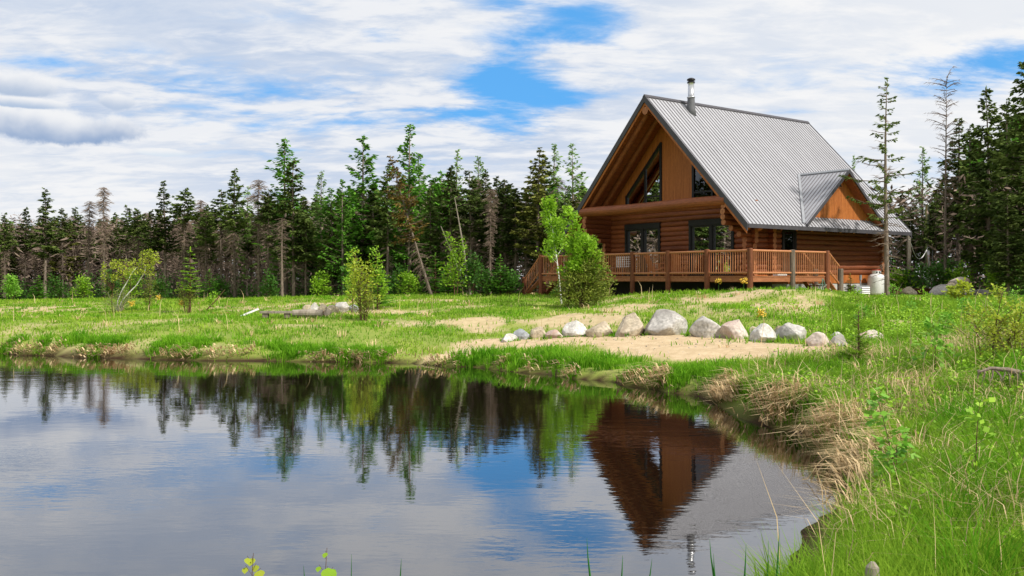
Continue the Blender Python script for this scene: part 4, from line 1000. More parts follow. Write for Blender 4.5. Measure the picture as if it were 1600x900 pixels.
def pebbles():
    n = 2600; Y = 17+U(0, 1, n)*26; X = (U(600, 1350, n)-800)/F*Y; k = (sandmask(X, Y) > .5) & (sdist(X, Y) > .1); X, Y = X[k], Y[k]; n = len(X)
    o8 = np.array([[1,0,0],[0,1,0],[-1,0,0],[0,-1,0],[0,0,.7],[0,0,-.7]]); s_ = (U(.008, .03, n)**1.0)[:, None, None]; P = np.stack([X, Y, zg(X, Y)], 1)[:, None, :]
    co_ = (P+o8[None]*s_*(1+.4*NR.normal(size=(n, 6, 1)))).reshape(-1, 3); b = np.arange(n)[:, None]*6
    tr = np.concatenate([b+np.array([[i, (i+1) % 4, 4]]) for i in range(4)]+[b+np.array([[(i+1) % 4, i, 5]]) for i in range(4)])
    return raw_mesh('pebbles', co_, np.zeros((0, 4), int), tr, np.repeat(U(0, 1, n), 6), mat('pebble', (.20,.16,.12), (.55,.48,.40), .9, 3, tint=.9))
stuff('pebbles', pebbles(), 'small pebbles and clods scattered over the sandy beach and bare patches', 'pebbles')

# dry straw hanging over the bank
NX = SPx[:, 2:4]
def towards_water(x, y):
    e = .15; gx_ = (sdist(x+e, y)-sdist(x-e, y)); gy_ = (sdist(x, y+e)-sdist(x, y-e)); return np.arctan2(-gy_, -gx_)
def straw():
    x, y = [np.concatenate(q) for q in zip(offs(-.25, .8, 1.0), offs(-.2, 1.3, 1.0), offs(-.1, .6, 1.0))]; d = sdist(x, y); px = 800+F*x/y
    hi = np.interp(px, [0, 640, 900, 1050, 1350], [.24, .28, .42, .8, .8]); hi = np.where((y < 12), .6, hi)
    k = (d > -.05) & (d < hi) & (fbm(x*1.2, y*1.2, 121) > .43) & (y > 5.5) & (x < 8); x, y = x[k], y[k]
    q = 5; n = len(x); X = np.repeat(x, q)+NR.normal(size=n*q)*.07; Y = np.repeat(y, q)+NR.normal(size=n*q)*.07
    big = np.repeat(np.interp(800+F*x/y, [0, 800, 1050, 1400], [.26, .28, .44, .52]), q)
    az = np.repeat(towards_water(x, y)+(fbm(x*.8, y*.8, 5)-.47)*3.2+NR.normal(size=n)*.5, q)+NR.normal(size=n*q)*.38
    return blades('bank_straw', X, Y, zg(X, Y)+U(0, .14, n*q), big*U(.5, 1.15, n*q), (.0042+.00050*Y)*U(.5, 1.6, n*q), az, U(1.4, 8, n*q), U(0, 1, n*q), M['straw'])
stuff('bank_straw', straw(), 'dry tan straw and dead reeds drooping from the bank towards the water', 'straw')
def strawfield(n):
    Y = 4.8+U(0, 1, n)*13; X = (U(1180, 1700, n)-800)/F*Y; d = sdist(X, Y); c = fbm(X*1.4, Y*1.4, 131)
    k = (d > .1) & (d < 9) & (c > .47); X, Y = X[k], Y[k]; q = 8; m_ = len(X)
    x = np.repeat(X, q)+NR.normal(size=m_*q)*.12; y = np.repeat(Y, q)+NR.normal(size=m_*q)*.12
    return blades('meadow_straw', x, y, zg(x, y)+U(0, .12, m_*q), U(.25, .65, m_*q), .0024+.00026*y, np.repeat(U(0, 6.28, m_), q)+NR.normal(size=m_*q)*.5, U(.5, 3.5, m_*q), U(0, 1, m_*q), M['straw'])
stuff('meadow_straw', strawfield(1500), 'old dry grass stalks matted among the green grass on the right bank', 'straw')
def stalks():
    px = np.concatenate([U(1180, 1680, 170), U(20, 1150, 90)]); Y = np.concatenate([5+U(0, 1, 170)**1.3*26, U(26, 55, 90)])
    X = (px-800)/F*Y; k = (sdist(X, Y) > .25) & house_free(X, Y) & (Y < edge(X)); X, Y = X[k], Y[k]; n = len(X)
    return blades('seed_stalks', X, Y, zg(X, Y), U(.45, .95, n), .002+.00025*Y, U(0, 6.28, n), U(.05, .5, n), U(.3, 1, n), M['straw'])
stuff('seed_stalks', stalks(), 'thin straw coloured seed stalks standing above the grass', 'grass stalks')

# undergrowth under the trees
def thicket():
    n = 110000; X = U(-66, 42, n); Y = edge(X)+1.2+U(0, 1, n)**.8*28; k = (Y > 12); X, Y = X[k], Y[k]; n = len(X)
    z = zg(X, Y)+U(0, 1, n)*6.2
    m_ = 60000; X2 = U(-75, -52, m_); Y2 = U(8, 105, m_); X3 = U(-62, -30, 30000); Y3 = U(74, 104, 30000)
    X = np.concatenate([X, X2, X3]); Y = np.concatenate([Y, Y2, Y3]); z = np.concatenate([z, zg(X2, Y2)+U(0, 1, m_)*8, zg(X3, Y3)+U(0, 1, 30000)*6]); n = len(X)
    return cards('forest_thicket', X, Y, z, U(.3, .8, n), U(.05, .16, n), M['twig'], U(0, 1, n), .4)
stuff('forest_thicket', thicket(), 'tangle of bare brown twigs filling the dim inside of the forest', 'thicket')
def under():
    n = 34000; X = U(-58, 42, n); Y = edge(X)+U(-.8, 6, n); c = fbm(X*.5, Y*.5, 141); k = (c > .38) & (Y > 22); X, Y, c = X[k], Y[k], c[k]; n = len(X)
    z = zg(X, Y)+U(0, 1, n)**1.5*(.5+np.clip((c-.38)*7, 0, 1.6)); 
    return cards('forest_undergrowth', X, Y, z, U(.12, .3, n), U(.06, .14, n), M['leaf_mid'], U(0, 1, n))
stuff('forest_undergrowth', under(), 'low leafy green undergrowth along the foot of the forest', 'undergrowth')

# ------------------------------------------------------------------ boulders
def rock_mat(name, a, b, c):
    m = mat(name, a, b, .9, 2.2, fine=.35, bump=.6, spec=.15)
    nt = m.node_tree; N = nt.nodes; L = nt.links; bs = [n for n in N if n.type == 'BSDF_PRINCIPLED'][0]; src = bs.inputs['Base Color'].links[0].from_socket
    n = N.new('ShaderNodeTexNoise'); n.inputs['Scale'].default_value = 1.1; n.inputs['Detail'].default_value = 8; n.inputs['Distortion'].default_value = 1.2
    tc = [q for q in N if q.type == 'TEX_COORD'][0]; oi = N.new('ShaderNodeObjectInfo'); ad = N.new('ShaderNodeVectorMath'); L.new(tc.outputs['Object'], ad.inputs[0]); L.new(oi.outputs['Location'], ad.inputs[1]); L.new(ad.outputs[0], n.inputs['Vector'])
    r_ = N.new('ShaderNodeMapRange'); r_.inputs['From Min'].default_value = .5; r_.inputs['From Max'].default_value = .62; L.new(n.outputs['Fac'], r_.inputs[0])
    mx = N.new('ShaderNodeMix'); mx.data_type = 'RGBA'; L.new(r_.outputs[0], mx.inputs['Factor']); L.new(src, mx.inputs['A']); mx.inputs['B'].default_value = (*c, 1); L.new(mx.outputs['Result'], bs.inputs['Base Color'])
    return m
RK = {'grey': rock_mat('grey_granite', (.38,.36,.33), (.58,.55,.51), (.30,.28,.26)), 'tan': rock_mat('tan_granite', (.42,.35,.25), (.60,.52,.40), (.32,.26,.19)),
      'white': rock_mat('pale_granite', (.52,.50,.45), (.68,.65,.60), (.40,.37,.33)), 'pink': rock_mat('pink_granite', (.50,.42,.36), (.64,.56,.49), (.42,.30,.25)), 'blue': rock_mat('bluish_granite', (.30,.32,.34), (.44,.46,.48), (.24,.25,.26)), 'dark': rock_mat('dark_granite', (.22,.20,.18), (.36,.33,.30), (.16,.14,.13))}
def boulder(x, y, w, h, kind, label, seed, group=None, peak=0., dep=.8, sink=.12, name='boulder', cat='boulder', facets=13):
    import bmesh
    r = random.Random(seed); bm = bmesh.new(); bmesh.ops.create_icosphere(bm, subdivisions=5, radius=1)
    pl = []
    for i in range(facets):
        n = Vector((r.gauss(0, 1), r.gauss(0, 1), r.gauss(0, .8))).normalized(); pl.append((n, r.uniform(.52, .82)))
    off = rv(r, 50)
    for v in bm.verts:
        p = v.co.copy()
        for n, d in pl:
            q = p.dot(n)
            if q > d: p -= n*(q-d)*.93
        p *= 1+.07*noise.noise(v.co*1.7+off)+.035*noise.noise(v.co*5+off)+.018*noise.noise(v.co*13+off)
        p.x += peak*p.z*.35; k = 1-.30*max(0, p.z); p.x *= k; p.y *= k
        v.co = p
    x0 = min(v.co.x for v in bm.verts); x1 = max(v.co.x for v in bm.verts); z0 = min(v.co.z for v in bm.verts); z1 = max(v.co.z for v in bm.verts)
    for v in bm.verts: v.co.x = ((v.co.x-x0)/(x1-x0)-.5)*w; v.co.y *= w*.5*dep; v.co.z = (v.co.z-z0)/(z1-z0)*h*(1+sink)-h*sink
    me = bpy.data.meshes.new(name); bm.to_mesh(me); bm.free(); me.materials.append(RK[kind]); me.polygons.foreach_set('use_smooth', [True]*len(me.polygons))
    o = put(name, me); o.location = (x, y, gz(x, y)-.02); o.rotation_euler = (0, 0, rng.uniform(-.15, .15)-math.atan2(x, y)*.6)
    return tag(o, label, cat, group)
def brow(px, pb, w_, h_, kind, label, seed, group, **k):
    x, y, z = hit(px, pb); d = y/F; boulder(x, y+w_*d*.3, w_*d*1.08, h_*d*1.08, kind, label, seed, group, **k)
GR = 'boulders in the row above the beach'
for i, a in enumerate([
 (796,534,24,12,'white','small whitish flat boulder at the left end of the boulder row'),
 (816,531,28,16,'blue','small bluish grey boulder, second from the left end of the row'),
 (841,529,24,18,'tan','small squarish cream boulder right of the bluish one'),
 (866,528,26,13,'pink','low dull pinkish tan boulder left of the rounded pale one'),
 (899,526,38,24,'white','rounded pale cream boulder, fifth from the left in the row'),
 (938,526,43,23,'tan','oblong pale boulder just left of the tall cream peaked one'),
 (986,525,49,34,'tan','tall cream peaked boulder left of the biggest one'),
 (1044,524,64,39,'grey','biggest boulder of the row, light grey with a broad peak'),
 (1106,529,50,32,'grey','large darker grey rounded boulder just right of the biggest one'),
 (1151,530,43,29,'pink','cracked pinkish grey angular boulder right of the large dark grey one'),
 (1178,525,16,14,'tan','tiny yellowish stone tucked behind between the cracked boulder and the pointed cream one'),
 (1195,535,38,28,'white','pointed cream boulder with sloping sides in the right half of the row'),
 (1217,524,14,14,'tan','tiny cream stone behind the gap left of the broad grey boulder'),
 (1239,535,47,29,'grey','broad grey boulder with a rounded top, last large one on the right'),
 (1280,541,34,22,'pink','low pink boulder right of the broad grey one'),
 (1313,542,27,19,'grey','small pale grey boulder at the right end of the row'),
 (1309,530,18,11,'white','small white stone sitting behind the one at the right end of the row'),
 (1366,536,44,20,'pink','flat pinkish stone half sunk in grass behind the young larch seedling')]):
    brow(*a[:6], 200+i, GR, peak=(.6 if i in (6,) else 0), sink=.3, facets=10)
GH = 'boulders heaped behind the meadow right of the cabin'
for i, (px, pb, Y, w, h, k, lab, up) in enumerate([
 (1419,466,43.5,1.0,.62,'tan','small tan boulder in front of the dark red timber edging',0),
 (1470,468,43.0,1.35,.80,'grey','broad grey brown boulder at the left end of the heap',0),
 (1489,468,42.4,.95,.6,'tan','tan boulder low in the middle of the heap',0),
 (1507,467,43.2,1.25,.72,'grey','grey boulder on the right of the heap below the topmost one',0),
 (1484,455,43.8,.8,.5,'tan','small pale boulder wedged behind the middle of the heap',.42),
 (1500,452,43.8,1.35,.60,'pink','topmost boulder of the heap, long and rounded',.62),
 (1533,468,43.0,1.3,.55,'dark','dark low boulder at the right end of the heap',0)]):
    x = (px-800)/F*Y; boulder(x, Y, w*.8, h*.8, k, lab, 300+i, GH); 
    if up: bpy.context.scene.objects[-1].location.z += up*.85
GF = 'stones round the fire pit'
for i, (px, pb, w, h, k, lab) in enumerate([(478,488,13,12,'tan','small tan stone at the left of the fire pit ring'),(490,489,17,15,'white','cream stone in the fire pit ring right of the small tan one'),(504,489,16,13,'tan','tan stone in the middle of the fire pit ring'),(519,490,18,13,'tan','sandy yellow stone right of the middle of the fire pit ring'),(533,489,22,16,'grey','largest stone of the fire pit ring, pale grey'),(553,489,17,12,'blue','bluish grey stone at the right end of the fire pit ring')]):
    brow(px, pb, w, h, k, lab, 400+i, GF, name='stone', cat='stone')

# firepit logs and planks
def onground(name, px, pb, label, cat, mb, m, rz=0, tilt=0, dz=.06):
    x, y, z = hit(px, pb); o = mb.build(name, m); o.location = (x, y, z+dz); o.rotation_euler = (0, tilt, rz); return tag(o, label, cat)
x, y, z = hit(432, 498); o = empty('log_bench', (x, y, z+.08), .05); tag(o, 'flat grey plank bench lying low on two blocks left of the round log', 'bench')
mb = MB(); mb.box(-.52, .52, -.14, .14, .10, .17); mb.build('seat', M['deadwood'], o)
for s in (-.35, .35): mb = MB(); mb.box(s-.09, s+.09, -.11, .11, -.05, .098); mb.build('support', M['grey_post'], o)
mb = MB(); mb.tube([(-.5, 0, .10), (0, 0, .11), (.5, .02, .10)], [.13, .14, .13], 14, capmat=1); onground('round_log', 481, 498, 'grey barkless log lying beside the fire pit stones', 'log', mb, [M['deadwood'], M['grey_post']], .02)
mb = MB(); mb.tube([(0, -.2, .10), (0, .2, .10)], [.11, .11], 12, capmat=1); onground('log_stub', 512, 496, 'short dark log stub with its cut end facing the pond', 'log', mb, [M['bark'], M['deadwood']], .1)
mb = MB(); mb.tube([(-.12, -.1, .07), (.14, .12, .09)], [.075, .08], 10, capmat=1); onground('log_stub', 502, 496, 'small brown log stub between the long grey log and the dark stub', 'log', mb, [M['stem'], M['log_end']], .3)
mb = MB(); mb.box(-.34, .34, -.10, .10, 0, .04); onground('loose_plank', 390, 495, 'pale loose plank tilted up in the grass left of the plank bench', 'plank', mb, M['white'], .5, -.38, .12)
mb = MB(); mb.box(-.35, .35, -.07, .07, 0, .04); onground('loose_plank', 345, 491, 'thin reddish board lying flat in the grass right of the small layered fir', 'plank', mb, M['deck'], .1, 0, .03)
mb = MB(); mb.tube([(0, 0, 0), (.45, 0, .45), (.85, .05, .95)], [.035, .025, .012], 6); onground('leaning_stick', 322, 487, 'thin dark stick leaning right beside the small layered fir', 'stick', mb, M['stem'])
# root and stump in the foreground
mb = MB(); r_ = random.Random(9)
P0 = [(-.9, 0, .22), (-.6, .02, .30), (-.25, 0, .27), (.1, .05, .20), (.5, .05, .14), (.9, .1, .10)]
mb.tube(P0, [.02, .035, .05, .055, .06, .05], 8)
for k in range(12):
    q = Vector(P0[0]).lerp(Vector(P0[4]), r_.random()); q.z = .2
    e = q+Vector((r_.uniform(-.12, .12), r_.uniform(-.2, .1), -r_.uniform(.1, .22))); mb.tube([q+Vector((0, 0, .06)), (q+e)/2+Vector((.04, 0, .06)), e], [.022, .018, .006], 5)
x, y, z = at(1592, 11.0); o = mb.build('dead_root', [M['bark']]); o.scale = (.55, .55, .6); o.location = (x, y, z+.2); tag(o, 'twisted dark dead root with pale upper edge lying in the grass at the right', 'root')
x, y = (1362-800)/F*4.9, 4.9; z = gz(x, y); mb = MB(); hgt = CZ-(878-HZ)/F*4.9-z
mb.tube([(0, 0, -.1), (0, 0, hgt*.7), (.004, 0, hgt*.93), (.006, 0, hgt)], [.045, .042, .034, .012], 12, capmat=0)
o = mb.build('cut_stake', [M['deadwood']]); o.location = (x, y, z); tag(o, 'rounded top of a pale wooden stake at the bottom edge beside the water', 'stake')

# ------------------------------------------------------------------ young trees, shrubs and seedlings
def leafy(name, loc, H, stems, leafm, barkm, label, cat, spread=.4, n_br=14, leaves=9, ls=(.06, .045), seed=1, low=.2, lean=(0, 0), r0=.02, arch=.3, name2='foliage', cluster=.12, group=None, droopy=0., up=.5):
    r = random.Random(seed); T = MB(); C = MB(); o = empty(name, loc, 0); tag(o, label, cat, group)
    for s in range(stems):
        a = r.uniform(0, 6.28); sp = spread*(.15 if stems == 1 else r.uniform(.3, .9)); h = H*(1 if s == 0 else r.uniform(.6, .97))
        tip = Vector((math.cos(a)*sp*.6+lean[0], math.sin(a)*sp*.6+lean[1], h)); b0 = Vector((math.cos(a)*.06*(stems > 1), math.sin(a)*.06*(stems > 1), -.08))
        mid = b0.lerp(tip, .5)+Vector((-tip.x*.12, -tip.y*.12, h*.06))+rv(r, .04*h)
        def sp_(t): return b0*(1-t)**2+mid*2*t*(1-t)+tip*t*t
        T.tube([sp_(t/6) for t in range(7)], [r0*(1-.13*k)*(h/H) for k in range(7)], 6)
        for b in range(n_br):
            t = low+(1-low)*(b+r.random())/n_br; p = sp_(t); az = r.uniform(0, 6.28); L = spread*(1.08-t)**.7*r.uniform(.5, 1.1)+.03
            d = Vector((math.cos(az), math.sin(az), up*r.uniform(.5, 1.5))).normalized(); e = p+d*L; m_ = p.lerp(e, .55)+Vector((0, 0, arch*L*.3))
            T.tube([p, m_, e], [r0*.32*(1.1-t*.6), r0*.22, r0*.1], 4, cap=False)
            tone = r.uniform(.1, .8)
            for k in range(leaves):
                q = (p.lerp(m_, r.random()*.6+.4) if r.random() < .4 else m_.lerp(e, r.random()))+rv(r, cluster)
                C.cur = min(1, max(0, tone+r.uniform(-.25, .3))); dd = (d+rv(r, .9)+Vector((0, 0, -droopy))).normalized()
                C.leaf(q, dd, Vector((r.gauss(0, .6), r.gauss(0, .6), 1)).normalized(), ls[0]*r.uniform(.7, 1.25), ls[1]*r.uniform(.7, 1.25))
    T.build('stem' if stems == 1 else 'stems', [barkm], o); C.build(name2, [leafm], o); return o

# leaning white birch: two bare white stems to the right, leaf clusters at the ends
x, y, z = hit(182, 489); sc = y/F
o = empty('leaning_birch', (x, y, z)); tag(o, 'young birch with two bent white stems leaning right on the left lawn', 'birch tree')
def px3(px, py, dy=0): return Vector(((px-182)*sc, dy, (489-py)*sc))
for pts_, rr in (([(182,491),(184,470),(190,455),(199,440),(207,425),(216,416)], [.034,.03,.026,.022,.018,.012]), ([(184,488),(190,471),(202,457),(213,446),(226,426),(229,412)], [.032,.029,.026,.023,.019,.012])):
    mb = MB(); mb.tube([px3(a, b) for a, b in pts_], rr, 8); mb.build('stem', [M['birch']], o, smooth=True)
mb = MB(); C = MB(); r_ = random.Random(77)
for cx, cy, rx, ry, n, src in ((232,403,14,14,330,(229,412)),(205,417,26,12,420,(216,416)),(180,412,10,7,90,(205,418)),(163,425,5,17,110,(176,455)),(190,432,16,10,130,(199,440)),(228,422,14,9,150,(226,426)),(243,408,8,5,40,(229,412)),(180,433,8,5,50,(176,455))):
    S0 = px3(*src)
    for k in range(9): e = px3(cx+r_.uniform(-rx, rx)*.8, cy+r_.uniform(-ry, ry)*.8, r_.uniform(-.4, .4)); mb.tube([S0, S0.lerp(e, .5)+Vector((0, 0, .05)), e], [.012, .008, .004], 4, cap=False)
    for k in range(n):
        a = r_.uniform(0, 6.28); q = r_.random()**.5; C.cur = min(1, max(0, .5+math.sin(a)*q*.3+r_.uniform(-.35, .35)))
        C.leaf(px3(cx+rx*q*math.cos(a), cy+ry*q*math.sin(a), r_.uniform(-.45, .45)*rx/20), rv(r_), Vector((r_.gauss(0, .6), r_.gauss(0, .6), 1)), r_.uniform(.07, .12), r_.uniform(.05, .085))
mb.tube([px3(176, 492), px3(174, 470), px3(176, 455), px3(172, 436)], [.02, .018, .014, .008], 5)
mb.build('twigs', [M['stem']], o); C.build('foliage', [M['leaf_yellow']], o)
leafy('brown_shrub', (x+.15, y-.1, z), 1.15, 9, M['shrub_olive'], M['deadwood'], 'low twiggy olive brown shrub round the foot of the leaning white birch', 'shrub', 1.15, 12, 8, (.07, .045), 31, .1, r0=.012, up=.4)
leafy('young_shrub', (x+1.1, y+.9, z), 1.9, 5, M['shrub_olive'], M['stem'], 'loose yellowish shrub just behind the right of the leaning white birch', 'shrub', .5, 16, 8, (.08, .05), 32, .15, r0=.014)

def small_fir(name, loc, H, W_, label, m1, seed, layers=11, card=(.12, .03), cat='fir tree', low=.12, per=9, cl=20, rise=.15, group=None):
    r = random.Random(seed); o = empty(name, loc, 0); tag(o, label, cat, group); T = MB(); C = MB()
    T.tube([(0, 0, -.08), (.01, 0, H*.5), (0, 0, H)], [H*.016+.004, H*.011+.003, .003], 7)
    for i in range(layers):
        t = low+(1-low)*i/layers; z = H*t
        for b in range(max(3, int(per*(1.1-t)+2))):
            a = r.uniform(0, 6.28); L = W_*(1-t)**.8*r.uniform(.7, 1.12)+.02; d = Vector((math.cos(a), math.sin(a), rise+r.uniform(-.08, .08))); p = Vector((0, 0, z+r.uniform(-.02, .02)*H)); e = p+d*L
            T.tube([p, e], [H*.004+.001, .001], 4, cap=False); sd = Vector((-d.y, d.x, 0)); tone = r.uniform(.1, .8)
            for k in range(int(cl*L/W_)+3):
                s = 1-r.random()**1.2*.85; C.cur = min(1, max(0, tone+r.uniform(-.2, .3)))
                C.leaf(p.lerp(e, s), (d*r.uniform(.4, 1)+sd*r.choice((-1, 1))*r.uniform(.4, 1.1)+Vector((0, 0, r.uniform(-.15, .25)))), (Vector((0, 0, 1))+rv(r, .5)), card[0]*r.uniform(.6, 1.2)*(.5+L/W_*.5), card[1])
    C.cur = .8
    for k in range(5): C.leaf(Vector((0, 0, H*(.93+.012*k))), Vector((r.uniform(-.3, .3), r.uniform(-.3, .3), 1)), rv(r), card[0]*.8, card[1])
    T.build('trunk', [M['stem']], o); C.build('foliage', [M[m1]], o); return o
x, y, z = hit(297, 489)
small_fir('young_fir', (x, y, z), 2.9, .72, 'small layered green fir standing alone on the left lawn', 'leaf_bright', 41, 11, (.20, .06), low=.32, per=10, cl=26)
leafy('brown_shrub', (x-.1, y-.15, z), 1.25, 11, M['shrub_olive'], M['stem'], 'tangled brown stemmed shrub crowding the base of the small layered fir', 'shrub', .75, 10, 6, (.07, .04), 42, .3, r0=.014)
leafy('young_shrub', (x+.95, y-.1, z), .85, 2, M['leaf_bright'], M['stem'], 'small bright green leafy shoot just right of the small layered fir', 'shrub', .28, 8, 8, (.10, .075), 43, .5, r0=.01)
x, y, z = hit(566, 501)
leafy('young_shrub', (x, y, z), 2.15, 5, M['leaf_yellow'], M['stem'], 'upright yellow green sapling in front of the pair on the middle lawn', 'sapling', .80, 18, 8, (.11, .07), 44, .25, r0=.022)
leafy('young_shrub', (x+.1, y-.05, z), 1.1, 8, M['shrub_olive'], M['stem'], 'low twiggy shrub at the foot of the yellow green saplings on the middle lawn', 'shrub', .62, 10, 7, (.07, .045), 45, .1, r0=.012)
x2, y2, z2 = hit(548, 492); leafy('young_birch', (x2, y2, z2), 2.5, 2, M['leaf_bright'], M['stem'], 'slim bright green young tree at the left back of the pair on the middle lawn', 'sapling', .65, 20, 12, (.12, .08), 46, .25, r0=.02)
x2, y2, z2 = hit(592, 485); leafy('young_birch', (x2, y2, z2), 2.5, 2, M['leaf_bright'], M['stem'], 'slim pale green young tree at the right back of the pair on the middle lawn', 'sapling', .65, 20, 12, (.12, .08), 47, .2, r0=.02)
small_fir('young_fir', (x2-.15, y2+.6, z2), 2.0, .85, 'dark green bushy young spruce just behind the right sapling on the middle lawn', 'larch', 48, 12, (.18, .06), per=12, cl=26)
# the bright aspen and the olive bush in front of the deck
x, y, z = hit(872, 478); xa, ya = x+.2, y+.9
o = leafy('young_aspen', (xa, ya, gz(xa, ya)), 4.3, 1, M['leaf_bright'], M['birch'], 'slim lime green aspen with a thin white stem in front of the deck steps', 'aspen tree', 1.15, 42, 46, (.13, .095), 51, .36, lean=(-.6, 0), r0=.032, cluster=.16, up=.9)
x, y, z = hit(908, 481)
leafy('bushy_conifer', (x, y, z), 2.1, 8, M['shrub_olive'], M['stem'], 'wide bushy olive green young conifer in front of the deck railing', 'shrub', 1.6, 26, 24, (.15, .06), 52, .04, r0=.02, cluster=.15, up=.35)
leafy('young_aspen', (x+.05, y+.35, z), 3.75, 4, M['leaf_bright'], M['stem'], 'lime green leafy young tree growing up through the wide bushy conifer', 'aspen tree', 1.25, 22, 34, (.14, .10), 53, .3, r0=.03, cluster=.15, up=.8)
x2, y2, z2 = hit(930, 476); leafy('young_shrub', (x2, y2, z2), 1.5, 6, M['leaf_mid'], M['stem'], 'darker green shrub at the right foot of the wide bushy conifer', 'shrub', .6, 14, 12, (.10, .05), 54, .05, r0=.014)
x2, y2, z2 = hit(885, 482); leafy('young_shrub', (x2, y2, z2), 1.2, 7, M['shrub_olive'], M['stem'], 'twiggy olive shrub at the left foot of the wide bushy conifer', 'shrub', .5, 12, 10, (.08, .05), 55, .05, r0=.012)
# small trees at the forest edge
for px, Y, H_, k, m_, lab in ((712, 49, 3.3, 61, 'leaf_bright', 'small bright birch between the trunks right of the leaning tree'), (737, 50, 2.2, 62, 'leaf_mid', 'low green young tree beside the crossed dead poles'), (175, 66, 1.9, 63, 'leaf_mid', 'leafy bush at the forest edge behind the leaning white birch'), (22, 62, 1.6, 64, 'leaf_fresh', 'bright green bush near the left edge of the photo')):
    leafy('young_birch', at(px, Y), H_, 3, M[m_], M['stem'], lab, 'sapling', .8, 20, 14, (.16, .11), k, .15, r0=.03, cluster=.2)
for px, Y, H_, k, lab in ((680, 53, 2.4, 65, 'short wide young spruce at the base of the leaning tree'), (322+5, 60, 1.9, 66, 'low young spruce at the forest edge right of the small layered fir'), (60, 66, 1.8, 67, 'low young spruce at the forest edge on the far left'), (782, 47.5, 2.1, 68, 'low young spruce at the forest edge left of the deck steps'), (700, 50, 1.6, 69, 'tiny young spruce left of the small bright birch')):
    small_fir('young_spruce', at(px, Y), H_, H_*.42, lab, 'larch', k, 12, (.2, .07), per=12, cl=24, group='young spruces along the forest edge')
for i, (px, Y, H_) in enumerate([(205,66,2.2),(420,60,1.7),(345,64,1.5),(500,59,1.6),(550,58,1.9),(620,56,1.7),(640,55,1.3),(762,49,1.5),(795,49,1.3),(130,67,1.6),(90,69,1.8),(250,65,1.5),(1500,46,1.6),(1470,47,2.0),(1490,47.5,1.8),(1560,44,1.7),(1590,42,1.5),(1428,47,1.6),(1405,47,1.3)]):
    leafy('leafy_bush', at(px, Y-1.5 if px < 1000 else Y), H_, 5, M['leaf_mid' if i % 3 else 'leaf_bright'], M['stem'], 'leafy green bush growing along the foot of the forest', 'bush', .9, 12, 12, (.17, .11), 500+i, .05, r0=.02, cluster=.2, group='bushes along the foot of the forest')

# seedlings on the right bank
x, y, z = hit(1341, 577); small_fir('larch_seedling', (x, y, z), 1.02, .27, 'soft green larch seedling standing at the right end of the sandy beach', 'leaf_bright', 71, 18, (.08, .020), per=6, cl=24, low=.15, rise=.45, cat='seedling')
def sapling(px, pb, ptop, label, m_, seed, sp=.28, lf=(.055, .045), nbr=12, lv=5, st=1, lean=(0, 0), nm='birch_sapling', low=.2, up=.5, r0=.007, cl=.03, Y=None):
    x, y, z = hit(px, pb) if Y is None else at(px, Y); h = (CZ-(ptop-HZ)/F*y)-z
    return leafy(nm, (x, y, z), max(h, .3), st, M[m_], M['stem'], label, 'sapling', sp, nbr, lv, lf, seed, low, lean=lean, r0=r0, cluster=cl, droopy=.3, up=up)
sapling(1412, 790, 612, 'birch sapling with rounded fresh green leaves leaning left over the straw bank', 'leaf_fresh', 81, .26, (.072, .06), 28, 5, lean=(-.2, 0), up=.3, low=.1)
sapling(1400, 800, 690, 'short second shoot low on the right of the leaning birch sapling above the water', 'leaf_fresh', 82, .2, (.07, .055), 16, 4)
sapling(1461, 600, 505, 'birch sapling with small green leaves in the middle of the right meadow', 'leaf_fresh', 83, .36, (.095, .075), 26, 6)
sapling(1545, 640, 455, 'tall yellow green sapling with dark forked stems on the right', 'leaf_yellow', 84, .95, (.06, .036), 26, 8, st=4, r0=.013, cl=.06, Y=13.2, up=.7)
sapling(1592, 640, 500, 'yellow green sapling at the right edge behind the dead root', 'leaf_yellow', 85, .7, (.06, .036), 22, 8, st=3, r0=.012, cl=.06, Y=12.6, up=.7)
sapling(1528, 690, 628, 'small bright green sapling with few leaves in the long foreground grass', 'leaf_bright', 86, .2, (.06, .048), 14, 5, Y=6.9)
sapling(1500, 480, 440, 'small sapling with reddish tips in front of the boulder heap', 'leaf_yellow', 87, .6, (.12, .08), 24, 8, st=3, r0=.016, Y=33)
for i, (px, Y, h_) in enumerate([(1395,22,.55),(1420,26,.6),(1448,30,.7),(1475,19,.5),(1375,27,.6),(1510,24,.65),(1560,20,.6),(1585,28,.7),(1430,17,.45),(1350,25,.5),(1340,30,.5),(1400,35,.6),(1560,30,.8),(1490,34,.6),(1455,24,.5),(1535,16,.5)]):
    x, y, z = at(px, Y); leafy('meadow_plant', (x, y, z), h_, 4, M['leaf_fresh' if i % 2 else 'leaf_bright'], M['stem'], 'low leafy green plant among the grass of the right meadow', 'plant', .35, 9, 5, (.075, .055), 600+i, .1, r0=.006, cluster=.05, group='low leafy plants in the right meadow')
x, y, z = at(1318, 37.5); #small_fir('x', (x, y, z), .01, .01, 'x', 'needle', 1) if False else None
x, y = hw(7.4, .2); z = gz(x, y); o = small_fir('young_spruce', (x, y, z), 1.0, .33, 'little olive brown spruce against the foundation left of the louvred unit', 'needle_olive', 91, 12, (.12, .04), per=10, cl=16)

